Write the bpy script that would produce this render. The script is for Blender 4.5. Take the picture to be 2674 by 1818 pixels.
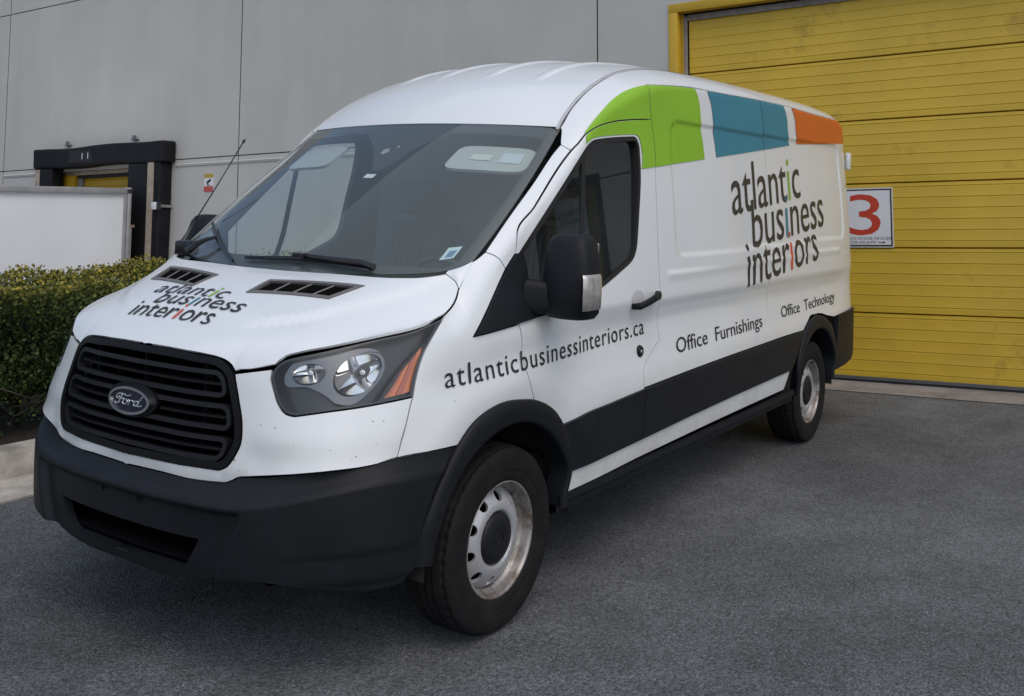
import bpy, bmesh, math, random
import numpy as np
from mathutils import Matrix, Vector
from mathutils.geometry import delaunay_2d_cdt

random.seed(7); rng = np.random.default_rng(7)
for o in list(bpy.data.objects): bpy.data.objects.remove(o)
SC = bpy.context.scene
COL = SC.collection

# ---------------------------------------------------------------- camera
cam_d = bpy.data.cameras.new('camera'); cam = bpy.data.objects.new('camera', cam_d); COL.objects.link(cam); SC.camera = cam
CR = ((0.53786, -0.84255, 0.02849), (0.04718, -0.00366, -0.99888), (0.84171, 0.53860, 0.03778))      # right, down, forward
cam.matrix_world = Matrix(((CR[0][0], -CR[1][0], -CR[2][0], -2.14538), (CR[0][1], -CR[1][1], -CR[2][1], -3.16116),
                           (CR[0][2], -CR[1][2], -CR[2][2], 1.67902), (0, 0, 0, 1)))
cam_d.sensor_fit = 'HORIZONTAL'; cam_d.sensor_width = 36.0; cam_d.lens = 36.0*0.966211
cam_d.shift_x = -0.03638; cam_d.shift_y = -0.18616; cam_d.clip_start = .05; cam_d.clip_end = 3000

# ---------------------------------------------------------------- sky, sun, exposure
SUN_EL, SUN_AZ = math.radians(56), math.radians(-118)      # azimuth: angle of the sun's ground direction from +x towards +y
world = bpy.data.worlds.new('World'); SC.world = world; world.use_nodes = True
nt = world.node_tree; nt.nodes.clear()
sky = nt.nodes.new('ShaderNodeTexSky'); sky.sky_type = 'NISHITA'; sky.sun_disc = False
sky.sun_elevation = SUN_EL; sky.sun_rotation = math.pi/2 - SUN_AZ
sky.air_density = 1.0; sky.dust_density = 3.5; sky.ozone_density = 1.0
hs = nt.nodes.new('ShaderNodeHueSaturation'); hs.inputs['Saturation'].default_value = 1.0
bg = nt.nodes.new('ShaderNodeBackground'); bg.inputs['Strength'].default_value = .13
wo = nt.nodes.new('ShaderNodeOutputWorld')
nt.links.new(sky.outputs[0], hs.inputs['Color']); nt.links.new(hs.outputs[0], bg.inputs['Color']); nt.links.new(bg.outputs[0], wo.inputs['Surface'])
sun_d = bpy.data.lights.new('sun', 'SUN'); sun_d.energy = 0.85; sun_d.angle = math.radians(150); sun_d.color = (.95, .985, 1.0)
sun = bpy.data.objects.new('sun', sun_d); COL.objects.link(sun)
sdir = Vector((math.cos(SUN_EL)*math.cos(SUN_AZ), math.cos(SUN_EL)*math.sin(SUN_AZ), math.sin(SUN_EL)))
sun.rotation_euler = sdir.to_track_quat('Z', 'Y').to_euler(); sun.location = sdir*60
vs = SC.view_settings; vs.view_transform = 'Standard'; vs.look = 'None'; vs.exposure = .17; vs.gamma = 1.0; vs.use_curve_mapping = False
SC.render.engine = 'CYCLES'
SC.cycles.use_denoising = True; SC.cycles.max_bounces = 8; SC.cycles.transparent_max_bounces = 24
SC.cycles.sample_clamp_indirect = 8.0; SC.cycles.caustics_reflective = False; SC.cycles.caustics_refractive = False
# ---------------------------------------------------------------- helpers
MATS = {}
def mat(name, col=(.5, .5, .5), rough=.5, metal=0.0, spec=.5, coat=0.0, coat_rough=.05, noise=None, bump=None, dirt=None, emit=None, alpha=None):
    """noise=(scale, amount) varies value; bump=(scale, strength, dist); dirt=(scale, colour, low, high, zlo, zhi)"""
    if name in MATS: return MATS[name]
    m = bpy.data.materials.new(name); m.use_nodes = True; t = m.node_tree; N = t.nodes; L = t.links
    b = N['Principled BSDF']; b.inputs['Roughness'].default_value = rough; b.inputs['Metallic'].default_value = metal
    b.inputs['Base Color'].default_value = (*col, 1); b.inputs['Specular IOR Level'].default_value = spec
    b.inputs['Coat Weight'].default_value = coat; b.inputs['Coat Roughness'].default_value = coat_rough
    tc = N.new('ShaderNodeTexCoord'); cur = None
    if noise:
        n = N.new('ShaderNodeTexNoise'); n.inputs['Scale'].default_value = noise[0]; n.inputs['Detail'].default_value = 6; n.inputs['Roughness'].default_value = .6
        L.new(tc.outputs['Object'], n.inputs['Vector'])
        mr = N.new('ShaderNodeMapRange'); mr.inputs[1].default_value = .3; mr.inputs[2].default_value = .7
        mr.inputs[3].default_value = 1 - noise[1]; mr.inputs[4].default_value = 1 + noise[1]; L.new(n.outputs['Fac'], mr.inputs[0])
        hv = N.new('ShaderNodeHueSaturation'); hv.inputs['Color'].default_value = (*col, 1); L.new(mr.outputs[0], hv.inputs['Value'])
        cur = hv.outputs[0]
    if dirt:
        n = N.new('ShaderNodeTexNoise'); n.inputs['Scale'].default_value = dirt[0]; n.inputs['Detail'].default_value = 8; n.inputs['Roughness'].default_value = .7
        L.new(tc.outputs['Object'], n.inputs['Vector'])
        mr = N.new('ShaderNodeMapRange'); mr.inputs[1].default_value = dirt[2]; mr.inputs[2].default_value = dirt[3]; L.new(n.outputs['Fac'], mr.inputs[0])
        fac = mr.outputs[0]
        if len(dirt) > 4:
            sx = N.new('ShaderNodeSeparateXYZ'); L.new(tc.outputs['Object'], sx.inputs[0])
            mz = N.new('ShaderNodeMapRange'); mz.inputs[1].default_value = dirt[5]; mz.inputs[2].default_value = dirt[4]; L.new(sx.outputs['Z'], mz.inputs[0])
            mu = N.new('ShaderNodeMath'); mu.operation = 'MULTIPLY'; L.new(fac, mu.inputs[0]); L.new(mz.outputs[0], mu.inputs[1]); fac = mu.outputs[0]
        mx = N.new('ShaderNodeMix'); mx.data_type = 'RGBA'; mx.inputs['B'].default_value = (*dirt[1], 1)
        if cur: L.new(cur, mx.inputs['A'])
        else: mx.inputs['A'].default_value = (*col, 1)
        L.new(fac, mx.inputs['Factor']); cur = mx.outputs['Result']
    if cur: L.new(cur, b.inputs['Base Color'])
    if bump:
        n = N.new('ShaderNodeTexNoise'); n.inputs['Scale'].default_value = bump[0]; n.inputs['Detail'].default_value = 5
        L.new(tc.outputs['Object'], n.inputs['Vector'])
        bp = N.new('ShaderNodeBump'); bp.inputs['Strength'].default_value = bump[1]; bp.inputs['Distance'].default_value = bump[2]
        L.new(n.outputs['Fac'], bp.inputs['Height']); L.new(bp.outputs[0], b.inputs['Normal'])
    if emit: b.inputs['Emission Color'].default_value = (*emit[0], 1); b.inputs['Emission Strength'].default_value = emit[1]
    MATS[name] = m
    return m

def glass(name, tint=(.8, .87, .85), refl_rough=.0, ior=1.5, haze=None):
    """thin sheet of glass: mirror part by Fresnel, the rest let through"""
    if name in MATS: return MATS[name]
    m = bpy.data.materials.new(name); m.use_nodes = True; t = m.node_tree; N = t.nodes; L = t.links; N.clear()
    out = N.new('ShaderNodeOutputMaterial'); tr = N.new('ShaderNodeBsdfTransparent'); tr.inputs[0].default_value = (*tint, 1)
    gl = N.new('ShaderNodeBsdfGlossy'); gl.inputs['Roughness'].default_value = refl_rough; gl.inputs['Color'].default_value = (1, 1, 1, 1)
    fr = N.new('ShaderNodeFresnel'); ge = N.new('ShaderNodeNewGeometry'); mi = N.new('ShaderNodeMix')      # same mirror strength from both sides of the sheet
    mi.inputs['A'].default_value = ior; mi.inputs['B'].default_value = 1/ior; L.new(ge.outputs['Backfacing'], mi.inputs['Factor']); L.new(mi.outputs['Result'], fr.inputs['IOR'])
    mx = N.new('ShaderNodeMixShader'); L.new(fr.outputs[0], mx.inputs[0])
    if haze:                                                       # dust film, its pale tint also standing for sky glare on the pane
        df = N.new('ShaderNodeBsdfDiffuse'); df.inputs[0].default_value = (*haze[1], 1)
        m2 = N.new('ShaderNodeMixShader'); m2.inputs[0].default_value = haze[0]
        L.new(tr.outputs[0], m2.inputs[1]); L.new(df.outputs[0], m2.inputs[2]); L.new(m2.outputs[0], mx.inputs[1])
    else: L.new(tr.outputs[0], mx.inputs[1])
    L.new(gl.outputs[0], mx.inputs[2]); L.new(mx.outputs[0], out.inputs[0])
    MATS[name] = m
    return m

ORG = [np.zeros(3)]
def tag(o, label=None, cat=None, group=None, kind=None):
    if label: o['label'] = label
    if cat: o['category'] = cat
    if group: o['group'] = group
    if kind: o['kind'] = kind
    return o
def empty(name, loc=(0, 0, 0), label=None, cat=None, group=None, mw=None):
    o = bpy.data.objects.new(name, None); COL.objects.link(o); o.empty_display_size = .2
    if mw is not None: o.matrix_world = mw
    else: o.location = loc
    return tag(o, label, cat, group)
def mk(name, V, F, m=None, parent=None, smooth=False, normals=None, mats=None, mi=None):
    V = np.asarray(V, float) - ORG[0]
    me = bpy.data.meshes.new(name); me.from_pydata(V.tolist(), [], [list(map(int, f)) for f in F])
    if mats:
        for q in mats: me.materials.append(q)
        if mi is not None: me.polygons.foreach_set('material_index', mi)
    elif m: me.materials.append(m)
    if smooth: me.polygons.foreach_set('use_smooth', [True]*len(me.polygons))
    me.update()
    if normals is not None: me.normals_split_custom_set_from_vertices([tuple(n) for n in normals])
    o = bpy.data.objects.new(name, me); COL.objects.link(o)
    if parent: o.parent = parent
    return o

class MB:
    def __init__(s): s.V = []; s.F = []
    def add(s, V, F):
        n = len(s.V); s.V += [tuple(v) for v in V]; s.F += [[i+n for i in f] for f in F]; return s
    def box(s, x0, x1, y0, y1, z0, z1, bev=0.0, seg=2):
        bm = bmesh.new(); bmesh.ops.create_cube(bm, size=1)
        for v in bm.verts: v.co = ((x0+x1)/2 + v.co.x*(x1-x0), (y0+y1)/2 + v.co.y*(y1-y0), (z0+z1)/2 + v.co.z*(z1-z0))
        if bev: bmesh.ops.bevel(bm, geom=bm.edges[:], offset=bev, segments=seg, profile=.5, affect='EDGES')
        bm.verts.index_update()
        s.add([v.co for v in bm.verts], [[v.index for v in f.verts] for f in bm.faces]); bm.free(); return s
    def tube(s, P, r, n=8, cap=True):
        P = [np.asarray(p, float) for p in P]; R = r if hasattr(r, '__len__') else [r]*len(P)
        rings = []; up = None
        for i, p in enumerate(P):
            d = P[min(i+1, len(P)-1)] - P[max(i-1, 0)]; d = d/(np.linalg.norm(d)+1e-12)
            if up is None:
                up = np.array([0, 0, 1.]) if abs(d[2]) < .9 else np.array([1., 0, 0])
            u = np.cross(up, d); u /= np.linalg.norm(u)+1e-12; w = np.cross(d, u); up = w
            rings.append([p + R[i]*(math.cos(t)*u + math.sin(t)*w) for t in np.linspace(0, 2*math.pi, n, endpoint=False)])
        V = [v for g in rings for v in g]; F = []
        for i in range(len(P)-1):
            for j in range(n):
                a = i*n+j; b = i*n+(j+1) % n; F.append([a, b, b+n, a+n])
        if cap: F += [list(range(n))[::-1], [(len(P)-1)*n+j for j in range(n)]]
        return s.add(V, F)
    def grid(s, P, close=False):
        P = np.asarray(P, float); m, n = P.shape[:2]; F = []
        for i in range(m-1):
            for j in range(n - (0 if close else 1)):
                k = (j+1) % n; F.append([i*n+j, i*n+k, (i+1)*n+k, (i+1)*n+j])
        return s.add(P.reshape(-1, 3), F)
    def lathe(s, prof, c, n=48, ax=1):
        """profile of (radius, along) turned about the y axis through c"""
        T = np.linspace(0, 2*math.pi, n, endpoint=False); P = []
        for r, y in prof: P.append([(c[0]+r*math.cos(t), c[1]+y, c[2]+r*math.sin(t)) for t in T])
        return s.grid(P, True)
    def prism(s, poly, fn0, fn1):
        """closed polygon (2D) given two maps to 3D for the two ends"""
        n = len(poly); V = [fn0(*p) for p in poly] + [fn1(*p) for p in poly]
        return s.add(V, [list(range(n)), [n+i for i in range(n)][::-1]] + [[i, n+i, n+(i+1) % n, (i+1) % n][::-1] for i in range(n)])
    def build(s, name, m, parent=None, smooth=False, auto=None):
        o = mk(name, s.V, s.F, m, parent, smooth)
        if auto is not None: smooth_by_angle(o, auto)
        return o
def smooth_by_angle(o, deg):
    me = o.data; bm = bmesh.new(); bm.from_mesh(me); a = math.radians(deg)
    bmesh.ops.recalc_face_normals(bm, faces=bm.faces)
    for f in bm.faces: f.smooth = True
    for e in bm.edges: e.smooth = not (len(e.link_faces) == 2 and e.calc_face_angle(0) > a)
    bm.to_mesh(me); bm.free()

def spline(P, s):
    """smooth curve through the points, sampled about every s"""
    P = np.asarray(P, float)
    d = np.linalg.norm(np.diff(P, axis=0), axis=1); P = P[np.r_[True, d > 1e-6]]
    if len(P) < 2: return P
    t = np.r_[0, np.cumsum(np.linalg.norm(np.diff(P, axis=0), axis=1))]
    n = max(1, int(math.ceil(t[-1]/s))); tt = np.linspace(0, t[-1], n+1)
    if len(P) == 2: return np.stack([np.interp(tt, t, P[:, k]) for k in range(P.shape[1])], 1)
    m = np.zeros_like(P); h = np.diff(t); dl = np.diff(P, axis=0)/h[:, None]
    m[1:-1] = (dl[:-1]*h[1:, None] + dl[1:]*h[:-1, None])/(h[:-1]+h[1:])[:, None]; m[0] = 1.5*dl[0]-.5*m[1]; m[-1] = 1.5*dl[-1]-.5*m[-2]
    i = np.clip(np.searchsorted(t, tt)-1, 0, len(h)-1); u = ((tt-t[i])/h[i])[:, None]; hh = h[i][:, None]
    return (1+2*u)*(1-u)**2*P[i] + u*(1-u)**2*hh*m[i] + u*u*(3-2*u)*P[i+1] + u*u*(u-1)*hh*m[i+1]
def loop2(curves, s):
    out = []
    for c in curves: out.append(spline(c, s)[:-1])
    return np.concatenate(out)
def inset(L, d):
    """move a closed polygon inwards by d"""
    if d == 0: return L
    A = .5*np.sum(L[:, 0]*np.roll(L[:, 1], -1) - np.roll(L[:, 0], -1)*L[:, 1]); sg = 1 if A > 0 else -1
    e1 = L - np.roll(L, 1, 0); e2 = np.roll(L, -1, 0) - L
    def nrm(e):
        l = np.linalg.norm(e, axis=1, keepdims=True)+1e-12; return np.stack([-e[:, 1], e[:, 0]], 1)/l*sg
    n1, n2 = nrm(e1), nrm(e2); b = n1+n2; l2 = np.maximum((b**2).sum(1, keepdims=True), .6)
    return L + 2*d*b/l2
def inside(pts, loops):
    r = np.zeros(len(pts), bool)
    for L in loops:
        x0, y0 = L[:, 0], L[:, 1]; x1, y1 = np.roll(x0, -1), np.roll(y0, -1)
        for k in range(0, len(pts), 2000):
            p = pts[k:k+2000]
            c = ((y0[None] > p[:, 1:2]) != (y1[None] > p[:, 1:2]))
            xi = (x1-x0)[None]*(p[:, 1:2]-y0[None])/np.where(np.abs(y1-y0) < 1e-12, 1e-12, y1-y0)[None] + x0[None]
            r[k:k+2000] ^= (c & (p[:, 0:1] < xi)).sum(1) % 2 == 1
    return r
def edist(pts, L):
    """distance from the points to a dense polyline's vertices"""
    out = np.full(len(pts), 9e9)
    for k in range(0, len(pts), 1500):
        p = pts[k:k+1500]; out[k:k+1500] = np.sqrt(((p[:, None]-L[None])**2).sum(-1)).min(1)
    return out
def fill(loops, s):
    """triangulate a region bounded by loops (even-odd), with inner points every s"""
    allp = np.concatenate(loops); lo, hi = allp.min(0), allp.max(0)
    gx = np.arange(lo[0]+s/2, hi[0], s); gy = np.arange(lo[1]+s/2, hi[1], s)
    if len(gx) and len(gy):
        G = np.stack(np.meshgrid(gx, gy), -1).reshape(-1, 2); G = G[inside(G, loops)]
        if len(G): G = G[edist(G, allp) > s*.45]
    else: G = np.zeros((0, 2))
    E = []; n = 0
    for L in loops: E += [(n+i, n+(i+1) % len(L)) for i in range(len(L))]; n += len(L)
    P = np.concatenate([allp, G]) if len(G) else allp
    V, _, F, *_r = delaunay_2d_cdt([Vector((float(a), float(b))) for a, b in P], E, [], 0, 1e-7)
    V = np.array([(v[0], v[1]) for v in V]); F = np.array([list(f) for f in F])
    c = V[F].mean(1); F = F[inside(c, loops)]
    return V, F
def normals_of(fn, a, b, e=2e-3):
    n = np.cross(fn(a+e, b)-fn(a-e, b), fn(a, b+e)-fn(a, b-e)); return n/(np.linalg.norm(n, axis=-1, keepdims=True)+1e-12)
def panel_data(curves, fn, out, holes=(), s=.04, gap=.0025, flange=.014, off=0.0, raw=False, mid=2e-4):
    """sheet cut from a curved surface: outline curves in the surface's own two coordinates; out = rough outward direction"""
    L = [np.asarray(curves, float) if raw else loop2(curves, s*.6)] ; L[0] = inset(L[0], gap)
    for hcv in holes: L.append(inset(np.asarray(hcv, float) if raw else loop2(hcv, s*.6), -gap))
    V2, F = fill(L, s)
    P = fn(V2[:, 0], V2[:, 1]); N = normals_of(fn, V2[:, 0], V2[:, 1])
    out = np.asarray(out, float)
    if (N @ out).mean() < 0: N = -N
    fnrm = np.cross(P[F[:, 1]]-P[F[:, 0]], P[F[:, 2]]-P[F[:, 0]])
    flip = (fnrm*N[F[:, 0]]).sum(1) < 0; F[flip] = F[flip][:, ::-1]
    P = P + off*N
    V = [P]; NN = [N]; FF = F.tolist(); base = len(P)
    if flange:
        edges = {}
        for f in F:
            for i in range(3):
                a, b = int(f[i]), int(f[(i+1) % 3])
                if (b, a) in edges: del edges[(b, a)]
                else: edges[(a, b)] = 1
        # the flange: bent inwards from every free edge, with its own normals
        ring = {}; extra = []; en = []
        for a, b in edges:
            if abs(P[a][1]) < mid and abs(P[b][1]) < mid: continue      # the middle line of a two-part sheet
            ed = P[b]-P[a]; fo = np.cross(ed, N[a]); fo = fo/(np.linalg.norm(fo)+1e-12)
            q = [P[a], P[b], P[b]-flange*N[b], P[a]-flange*N[a]]
            k = base+len(extra); extra += q; en += [fo]*4; FF.append([k+1, k, k+3, k+2])
        if extra: V.append(np.array(extra)); NN.append(np.array(en))
    return np.concatenate(V), FF, np.concatenate(NN)
def panel(name, curves, fn, out, m, parent, holes=(), s=.04, gap=.0025, flange=.014, off=0.0, raw=False):
    V, F, N = panel_data(curves, fn, out, holes, s, gap, flange, off, raw)
    return mk(name, V, F, m, parent, True, N)
def mirror_of(o, name, parent):
    """the same sheet on the other side of the van (y -> -y)"""
    me = o.data; V = np.array([v.co for v in me.vertices])*[1, -1, 1]; F = [list(p.vertices)[::-1] for p in me.polygons]
    nn = None
    if me.has_custom_normals:
        nn = np.zeros((len(V), 3))
        for l in me.loops: nn[l.vertex_index] = l.normal
        nn = nn*[1, -1, 1]
    keep = ORG[0]; ORG[0] = np.zeros(3)
    sm = len(me.polygons) > 0 and me.polygons[0].use_smooth
    q = mk(name, V, F, me.materials[0] if me.materials else None, parent, sm, nn); ORG[0] = keep
    if nn is None and sm:
        sh = [e.use_edge_sharp for e in me.edges]
        if any(sh): smooth_by_angle(q, 35)
    return q
def mirror_tree(o, parent):
    nm = o.name.split('.')[0]
    q = mirror_of(o, nm, parent) if o.type == 'MESH' else None
    for ch in list(o.children): mirror_tree(ch, q)
    return q

def text_loops(body, **kw):
    """outlines of a line of text in the built-in typeface"""
    cu = bpy.data.curves.new('lettering', 'FONT'); cu.body = body; cu.fill_mode = 'NONE'; cu.resolution_u = 3
    for k, v in kw.items(): setattr(cu, k, v)
    o = bpy.data.objects.new('lettering', cu); COL.objects.link(o)
    dg = bpy.context.evaluated_depsgraph_get(); me = o.evaluated_get(dg).to_mesh()
    V = np.array([v.co[:2] for v in me.vertices]); nb = {}
    for e in me.edges:
        a, b = e.vertices; nb.setdefault(a, []).append(b); nb.setdefault(b, []).append(a)
    loops = []; seen = set()
    for st in nb:
        if st in seen: continue
        L = [st]; seen.add(st); cur = st
        while True:
            nx = [q for q in nb[cur] if q not in seen]
            if not nx: break
            cur = nx[0]; seen.add(cur); L.append(cur)
        if len(L) > 2: loops.append(V[L])
    o.evaluated_get(dg).to_mesh_clear(); bpy.data.objects.remove(o); bpy.data.curves.remove(cu)
    return loops
def letters(name, loops, fn, out, m, parent, off=.0012, s=.03):
    V2, F = fill(loops, s); P = fn(V2[:, 0], V2[:, 1]); N = normals_of(fn, V2[:, 0], V2[:, 1])
    if (N @ np.asarray(out, float)).mean() < 0: N = -N
    fnrm = np.cross(P[F[:, 1]]-P[F[:, 0]], P[F[:, 2]]-P[F[:, 0]]); flip = (fnrm*N[F[:, 0]]).sum(1) < 0; F[flip] = F[flip][:, ::-1]
    return mk(name, P+off*N, F.tolist(), m, parent, True, N)
def frame_map(p0, u, w):
    """affine map of text coordinates onto a surface's two coordinates"""
    p0, u, w = (np.asarray(q, float) for q in (p0, u, w)); return lambda L: p0 + L[:, :1]*u + L[:, 1:2]*w
# ---------------------------------------------------------------- van body surfaces (metres; x back from the bumper, y to the kerb side, z up)
def pchip(xs, ys):
    xs = np.asarray(xs, float); ys = np.asarray(ys, float)
    h = np.diff(xs); d = np.diff(ys) / h
    m = np.zeros(len(xs)); m[0] = d[0]; m[-1] = d[-1]
    for i in range(1, len(xs) - 1):
        if d[i-1] * d[i] > 0:
            w1 = 2*h[i] + h[i-1]; w2 = h[i] + 2*h[i-1]
            m[i] = (w1 + w2) / (w1/d[i-1] + w2/d[i])
    def f(x):
        x = np.clip(np.asarray(x, float), xs[0], xs[-1])
        i = np.clip(np.searchsorted(xs, x) - 1, 0, len(xs) - 2)
        t = (x - xs[i]) / h[i]
        return ((1+2*t)*(1-t)**2*ys[i] + t*(1-t)**2*h[i]*m[i] + t*t*(3-2*t)*ys[i+1] + t*t*(t-1)*h[i]*m[i+1])
    return f

def sstep(x, a, b):
    t = np.clip((np.asarray(x, float) - a) / (b - a), 0, 1)
    return t*t*(3 - 2*t)

def tps(P, v, lam=1e-5):
    P = np.asarray(P, float); v = np.asarray(v, float); n = len(P)
    def k(r2): return np.where(r2 > 1e-14, .5*r2*np.log(np.maximum(r2, 1e-14)), 0)
    K = k(((P[:, None] - P[None])**2).sum(-1)) + np.diag(np.broadcast_to(lam, n))
    A = np.zeros((n+3, n+3)); A[:n, :n] = K; A[:n, n] = 1; A[:n, n+1:] = P; A[n, :n] = 1; A[n+1:, :n] = P.T
    w = np.linalg.solve(A, np.r_[v, 0, 0, 0])
    def f(a, b):
        a = np.asarray(a, float); b = np.asarray(b, float); sh = a.shape
        Q = np.stack([a.ravel(), b.ravel()], 1)
        out = np.empty(len(Q))
        for i in range(0, len(Q), 4000):
            q = Q[i:i+4000]
            out[i:i+4000] = k(((q[:, None] - P[None])**2).sum(-1)) @ w[:n] + w[n] + q @ w[n+1:]
        return out.reshape(sh)
    return f

Yb = pchip([.15, .40, .55, .8, 1.1, 1.3, 1.6, 2.0, 2.25, 2.42], [.97, .985, .995, .995, .992, .985, .965, .925, .903, .885])
tf0 = pchip([.12, .205, .285, .39, .50, .64, .80, 1.05, 1.3], [.42, .293, .193, .123, .073, .038, .013, 0, 0])
tu0 = pchip([.7, 1.1, 1.3, 1.6, 1.9, 2.2, 2.5], [.07, .055, .05, .037, .018, .002, 0])
tr0 = pchip([4.8, 5.2, 5.5, 5.7, 5.83, 5.92, 5.97], [0, .004, .014, .03, .05, .085, .14])
zT = pchip([.728, .793, .836, .938, 1.03, 1.248, 1.60, 1.655, 1.758, 1.902, 2.059, 2.225, 2.393, 2.6, 3.0, 4.0, 5.0, 5.6, 5.8, 5.97],
           [1.234, 1.274, 1.317, 1.401, 1.468, 1.642, 1.925, 1.985, 2.067, 2.16, 2.235, 2.297, 2.337, 2.370, 2.400, 2.425, 2.430, 2.42, 2.39, 2.30])
yT = pchip([.728, .836, .938, 1.03, 1.248, 1.60, 1.655, 1.902, 2.225, 2.6, 5.0, 5.8, 5.97], [.892, .868, .845, .848, .835, .795, .775, .745, .725, .712, .71, .70, .62])
hT = pchip([.7, .95, 1.3, 1.7, 2.3, 3.0, 6], [.10, .08, .09, .10, .12, .13, .13])

def rrect(x, z, x0, x1, z0, z1, r):
    qx = np.abs(x - (x0+x1)/2) - (x1-x0)/2 + r; qz = np.abs(z - (z0+z1)/2) - (z1-z0)/2 + r
    return np.hypot(np.maximum(qx, 0), np.maximum(qz, 0)) + np.minimum(np.maximum(qx, qz), 0) - r

gz = pchip([.70, .76, .84, .92, 1.00, 1.07, 1.13, 1.19, 1.25, 1.6], [.012, .014, .008, -.007, -.018, -.024, -.014, .002, .001, 0])
def Dside(x, z):
    d = -.011*(1 - sstep(rrect(x, z, 2.50, 5.575, 1.375 + .012*(x-2.5), 2.085 + .014*(x-2.5), .09), -.022, .004))
    d = d + gz(z)*sstep(x, 1.30, 1.75)*(1 - sstep(x, 5.3, 5.75)*.6)
    ledge = 1.302 + .011*(x-2.4)                                   # the lower pressed line of the side panel
    d = d + .006*(sstep(z, ledge-.05, ledge-.003) - sstep(z, ledge-.003, ledge+.012))*sstep(x, 2.36, 2.44)*(1-sstep(x, 5.36, 5.44))
    d = d + .012*np.exp(-((np.hypot(x-1.023, z-.345)-.60)/.085)**2)*sstep(z, .45, .7)      # soft lip of metal round the front wheel arch
    d = d - .010*np.exp(-(((z-(1.02+.10*(x-.9)))/.06)**2))*np.exp(-((x-.95)/.35)**2)
    return d

def Yside(x, z):
    x = np.asarray(x, float); z = np.asarray(z, float)
    y = Yb(z) - tf0(x - .55*(z-.9)*(z > 0)) - tu0(x)*sstep(z, 1.12, 1.45) - tr0(x) + Dside(x, z)
    h = hT(x); zt = zT(x); s = np.clip((z - (zt-h))/h, 0, 1.05)
    yy = yT(x)
    return np.where(s > 0, y - (y - yy)*s**2.4, y)

def fn_side(a, b, sgn=-1):
    return np.stack([np.asarray(a, float), sgn*Yside(a, b), np.asarray(b, float)], -1)

def arclen(P, n=400):
    P = np.asarray(P, float); t = np.r_[0, np.cumsum(np.linalg.norm(np.diff(P, axis=0), axis=1))]
    fx = pchip(t, P[:, 0]); fy = pchip(t, P[:, 1]); tt = np.linspace(0, t[-1], n); Q = np.stack([fx(tt), fy(tt)], 1)
    s = np.r_[0, np.cumsum(np.linalg.norm(np.diff(Q, axis=0), axis=1))]
    return s, Q
S1, Q1 = arclen([(.078, 0), (.088, .25), (.125, .45), (.16, .6), (.205, .7), (.285, .8), (.39, .87), (.50, .92), (.64, .955), (.80, .98), (1.05, .993)])
S2, Q2 = arclen([(.012, 0), (.017, .2), (.036, .4), (.084, .6), (.133, .7), (.205, .8), (.280, .88), (.362, .94), (.45, .975), (.58, .995), (.72, 1.003), (.90, 1.005)])
rk = pchip([0, .45, .6, .75, .87, .95, 1.0], [.13, .14, .22, .42, .62, .62, .5])

def fn_front(a, b, sgn=-1):                                       # white nose: a = run round the nose from the middle, b = height
    a = np.asarray(a, float); b = np.asarray(b, float)
    x = np.interp(np.abs(a), S1, Q1[:, 0]); y = np.interp(np.abs(a), S1, Q1[:, 1])
    x = x + rk(y)*(b-.9) + .8*np.maximum(b-1.0, 0)**2 + .25*np.maximum(.72-b, 0) + .014*(1 - sstep(b, .76, .855))*sstep(y, .48, .60)
    return np.stack([x, sgn*np.sign(a)*y, b], -1)

so = pchip([.22, .27, .31, .36, .44, .55, .618, .632, .646, .68, .72, .76], [.12, .075, .04, .016, .003, 0, .001, .008, .022, .046, .062, .075])
def fn_bumper(a, b, sgn=-1, ins=0.0):
    a = np.asarray(a, float); b = np.asarray(b, float); t = np.abs(a)
    x = np.interp(t, S2, Q2[:, 0]); y = np.interp(t, S2, Q2[:, 1])
    e = 1e-2
    tx = np.interp(t+e, S2, Q2[:, 0]) - np.interp(t-e, S2, Q2[:, 0]); ty = np.interp(t+e, S2, Q2[:, 1]) - np.interp(t-e, S2, Q2[:, 1])
    l = np.hypot(tx, ty) + 1e-9; nx, ny = ty/l, -tx/l               # inward normal
    side = sstep(t, .9, 1.25)
    o = so(b)*(1 - .55*side) + ins
    edge = .60 - .42*np.clip(.610-b, 0, .3)                         # pods stand proud of the middle
    o = o + .034*(1 - sstep(t, edge-.04, edge))*(1 - sstep(b, .585, .615))
    o = o + .010*(1 - sstep(b, .37, .40))*sstep(t, .75, .95) + .006*(1-sstep(b, .455, .475))*sstep(t, .65, .9)
    zz_ = b + .085*sstep(t, .5, 1.1)*sstep(b, .40, .60)               # the top edge rises towards the wheel
    return np.stack([x + o*nx, sgn*np.sign(a)*(y + o*ny), zz_], -1)

LAMP_TOP = [(1.0507, 1.2247), (.9738, 1.1887), (.8603, 1.1633), (.7388, 1.1305), (.6498, 1.1078), (.6125, 1.0918), (.5933, 1.065)]
HOOD_LIP = [(0, 1.101), (.12, 1.100), (.24, 1.097), (.34, 1.091), (.40, 1.080), (.435, 1.063), (.4543, 1.043)]   # top edge of the headlamp on the nose surface
HC = [(.66, 0, 1.328), (.67, .2, 1.329), (.70, .4, 1.333), (.78, .65, 1.347), (.849, .79, 1.357), (.836, .868, 1.317),
      (.556, .144, 1.300), (.625, .563, 1.300), (.45, .153, 1.262), (.501, .53, 1.260), (.55, 0, 1.300), (.45, 0, 1.264),
      (.793, .882, 1.276), (.735, .889, 1.240), (.30, 0, 1.203), (.30, .3, 1.196), (.40, .60, 1.200), (.55, .74, 1.222), (.22, 0, 1.170), (.66, .80, 1.250)]
def _terms(x, y):
    q = y*y
    return np.stack([1+0*x, x, x*x, q, x*q, x*x*q, q*q, x*q*q, q*q*q], -1)
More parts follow.
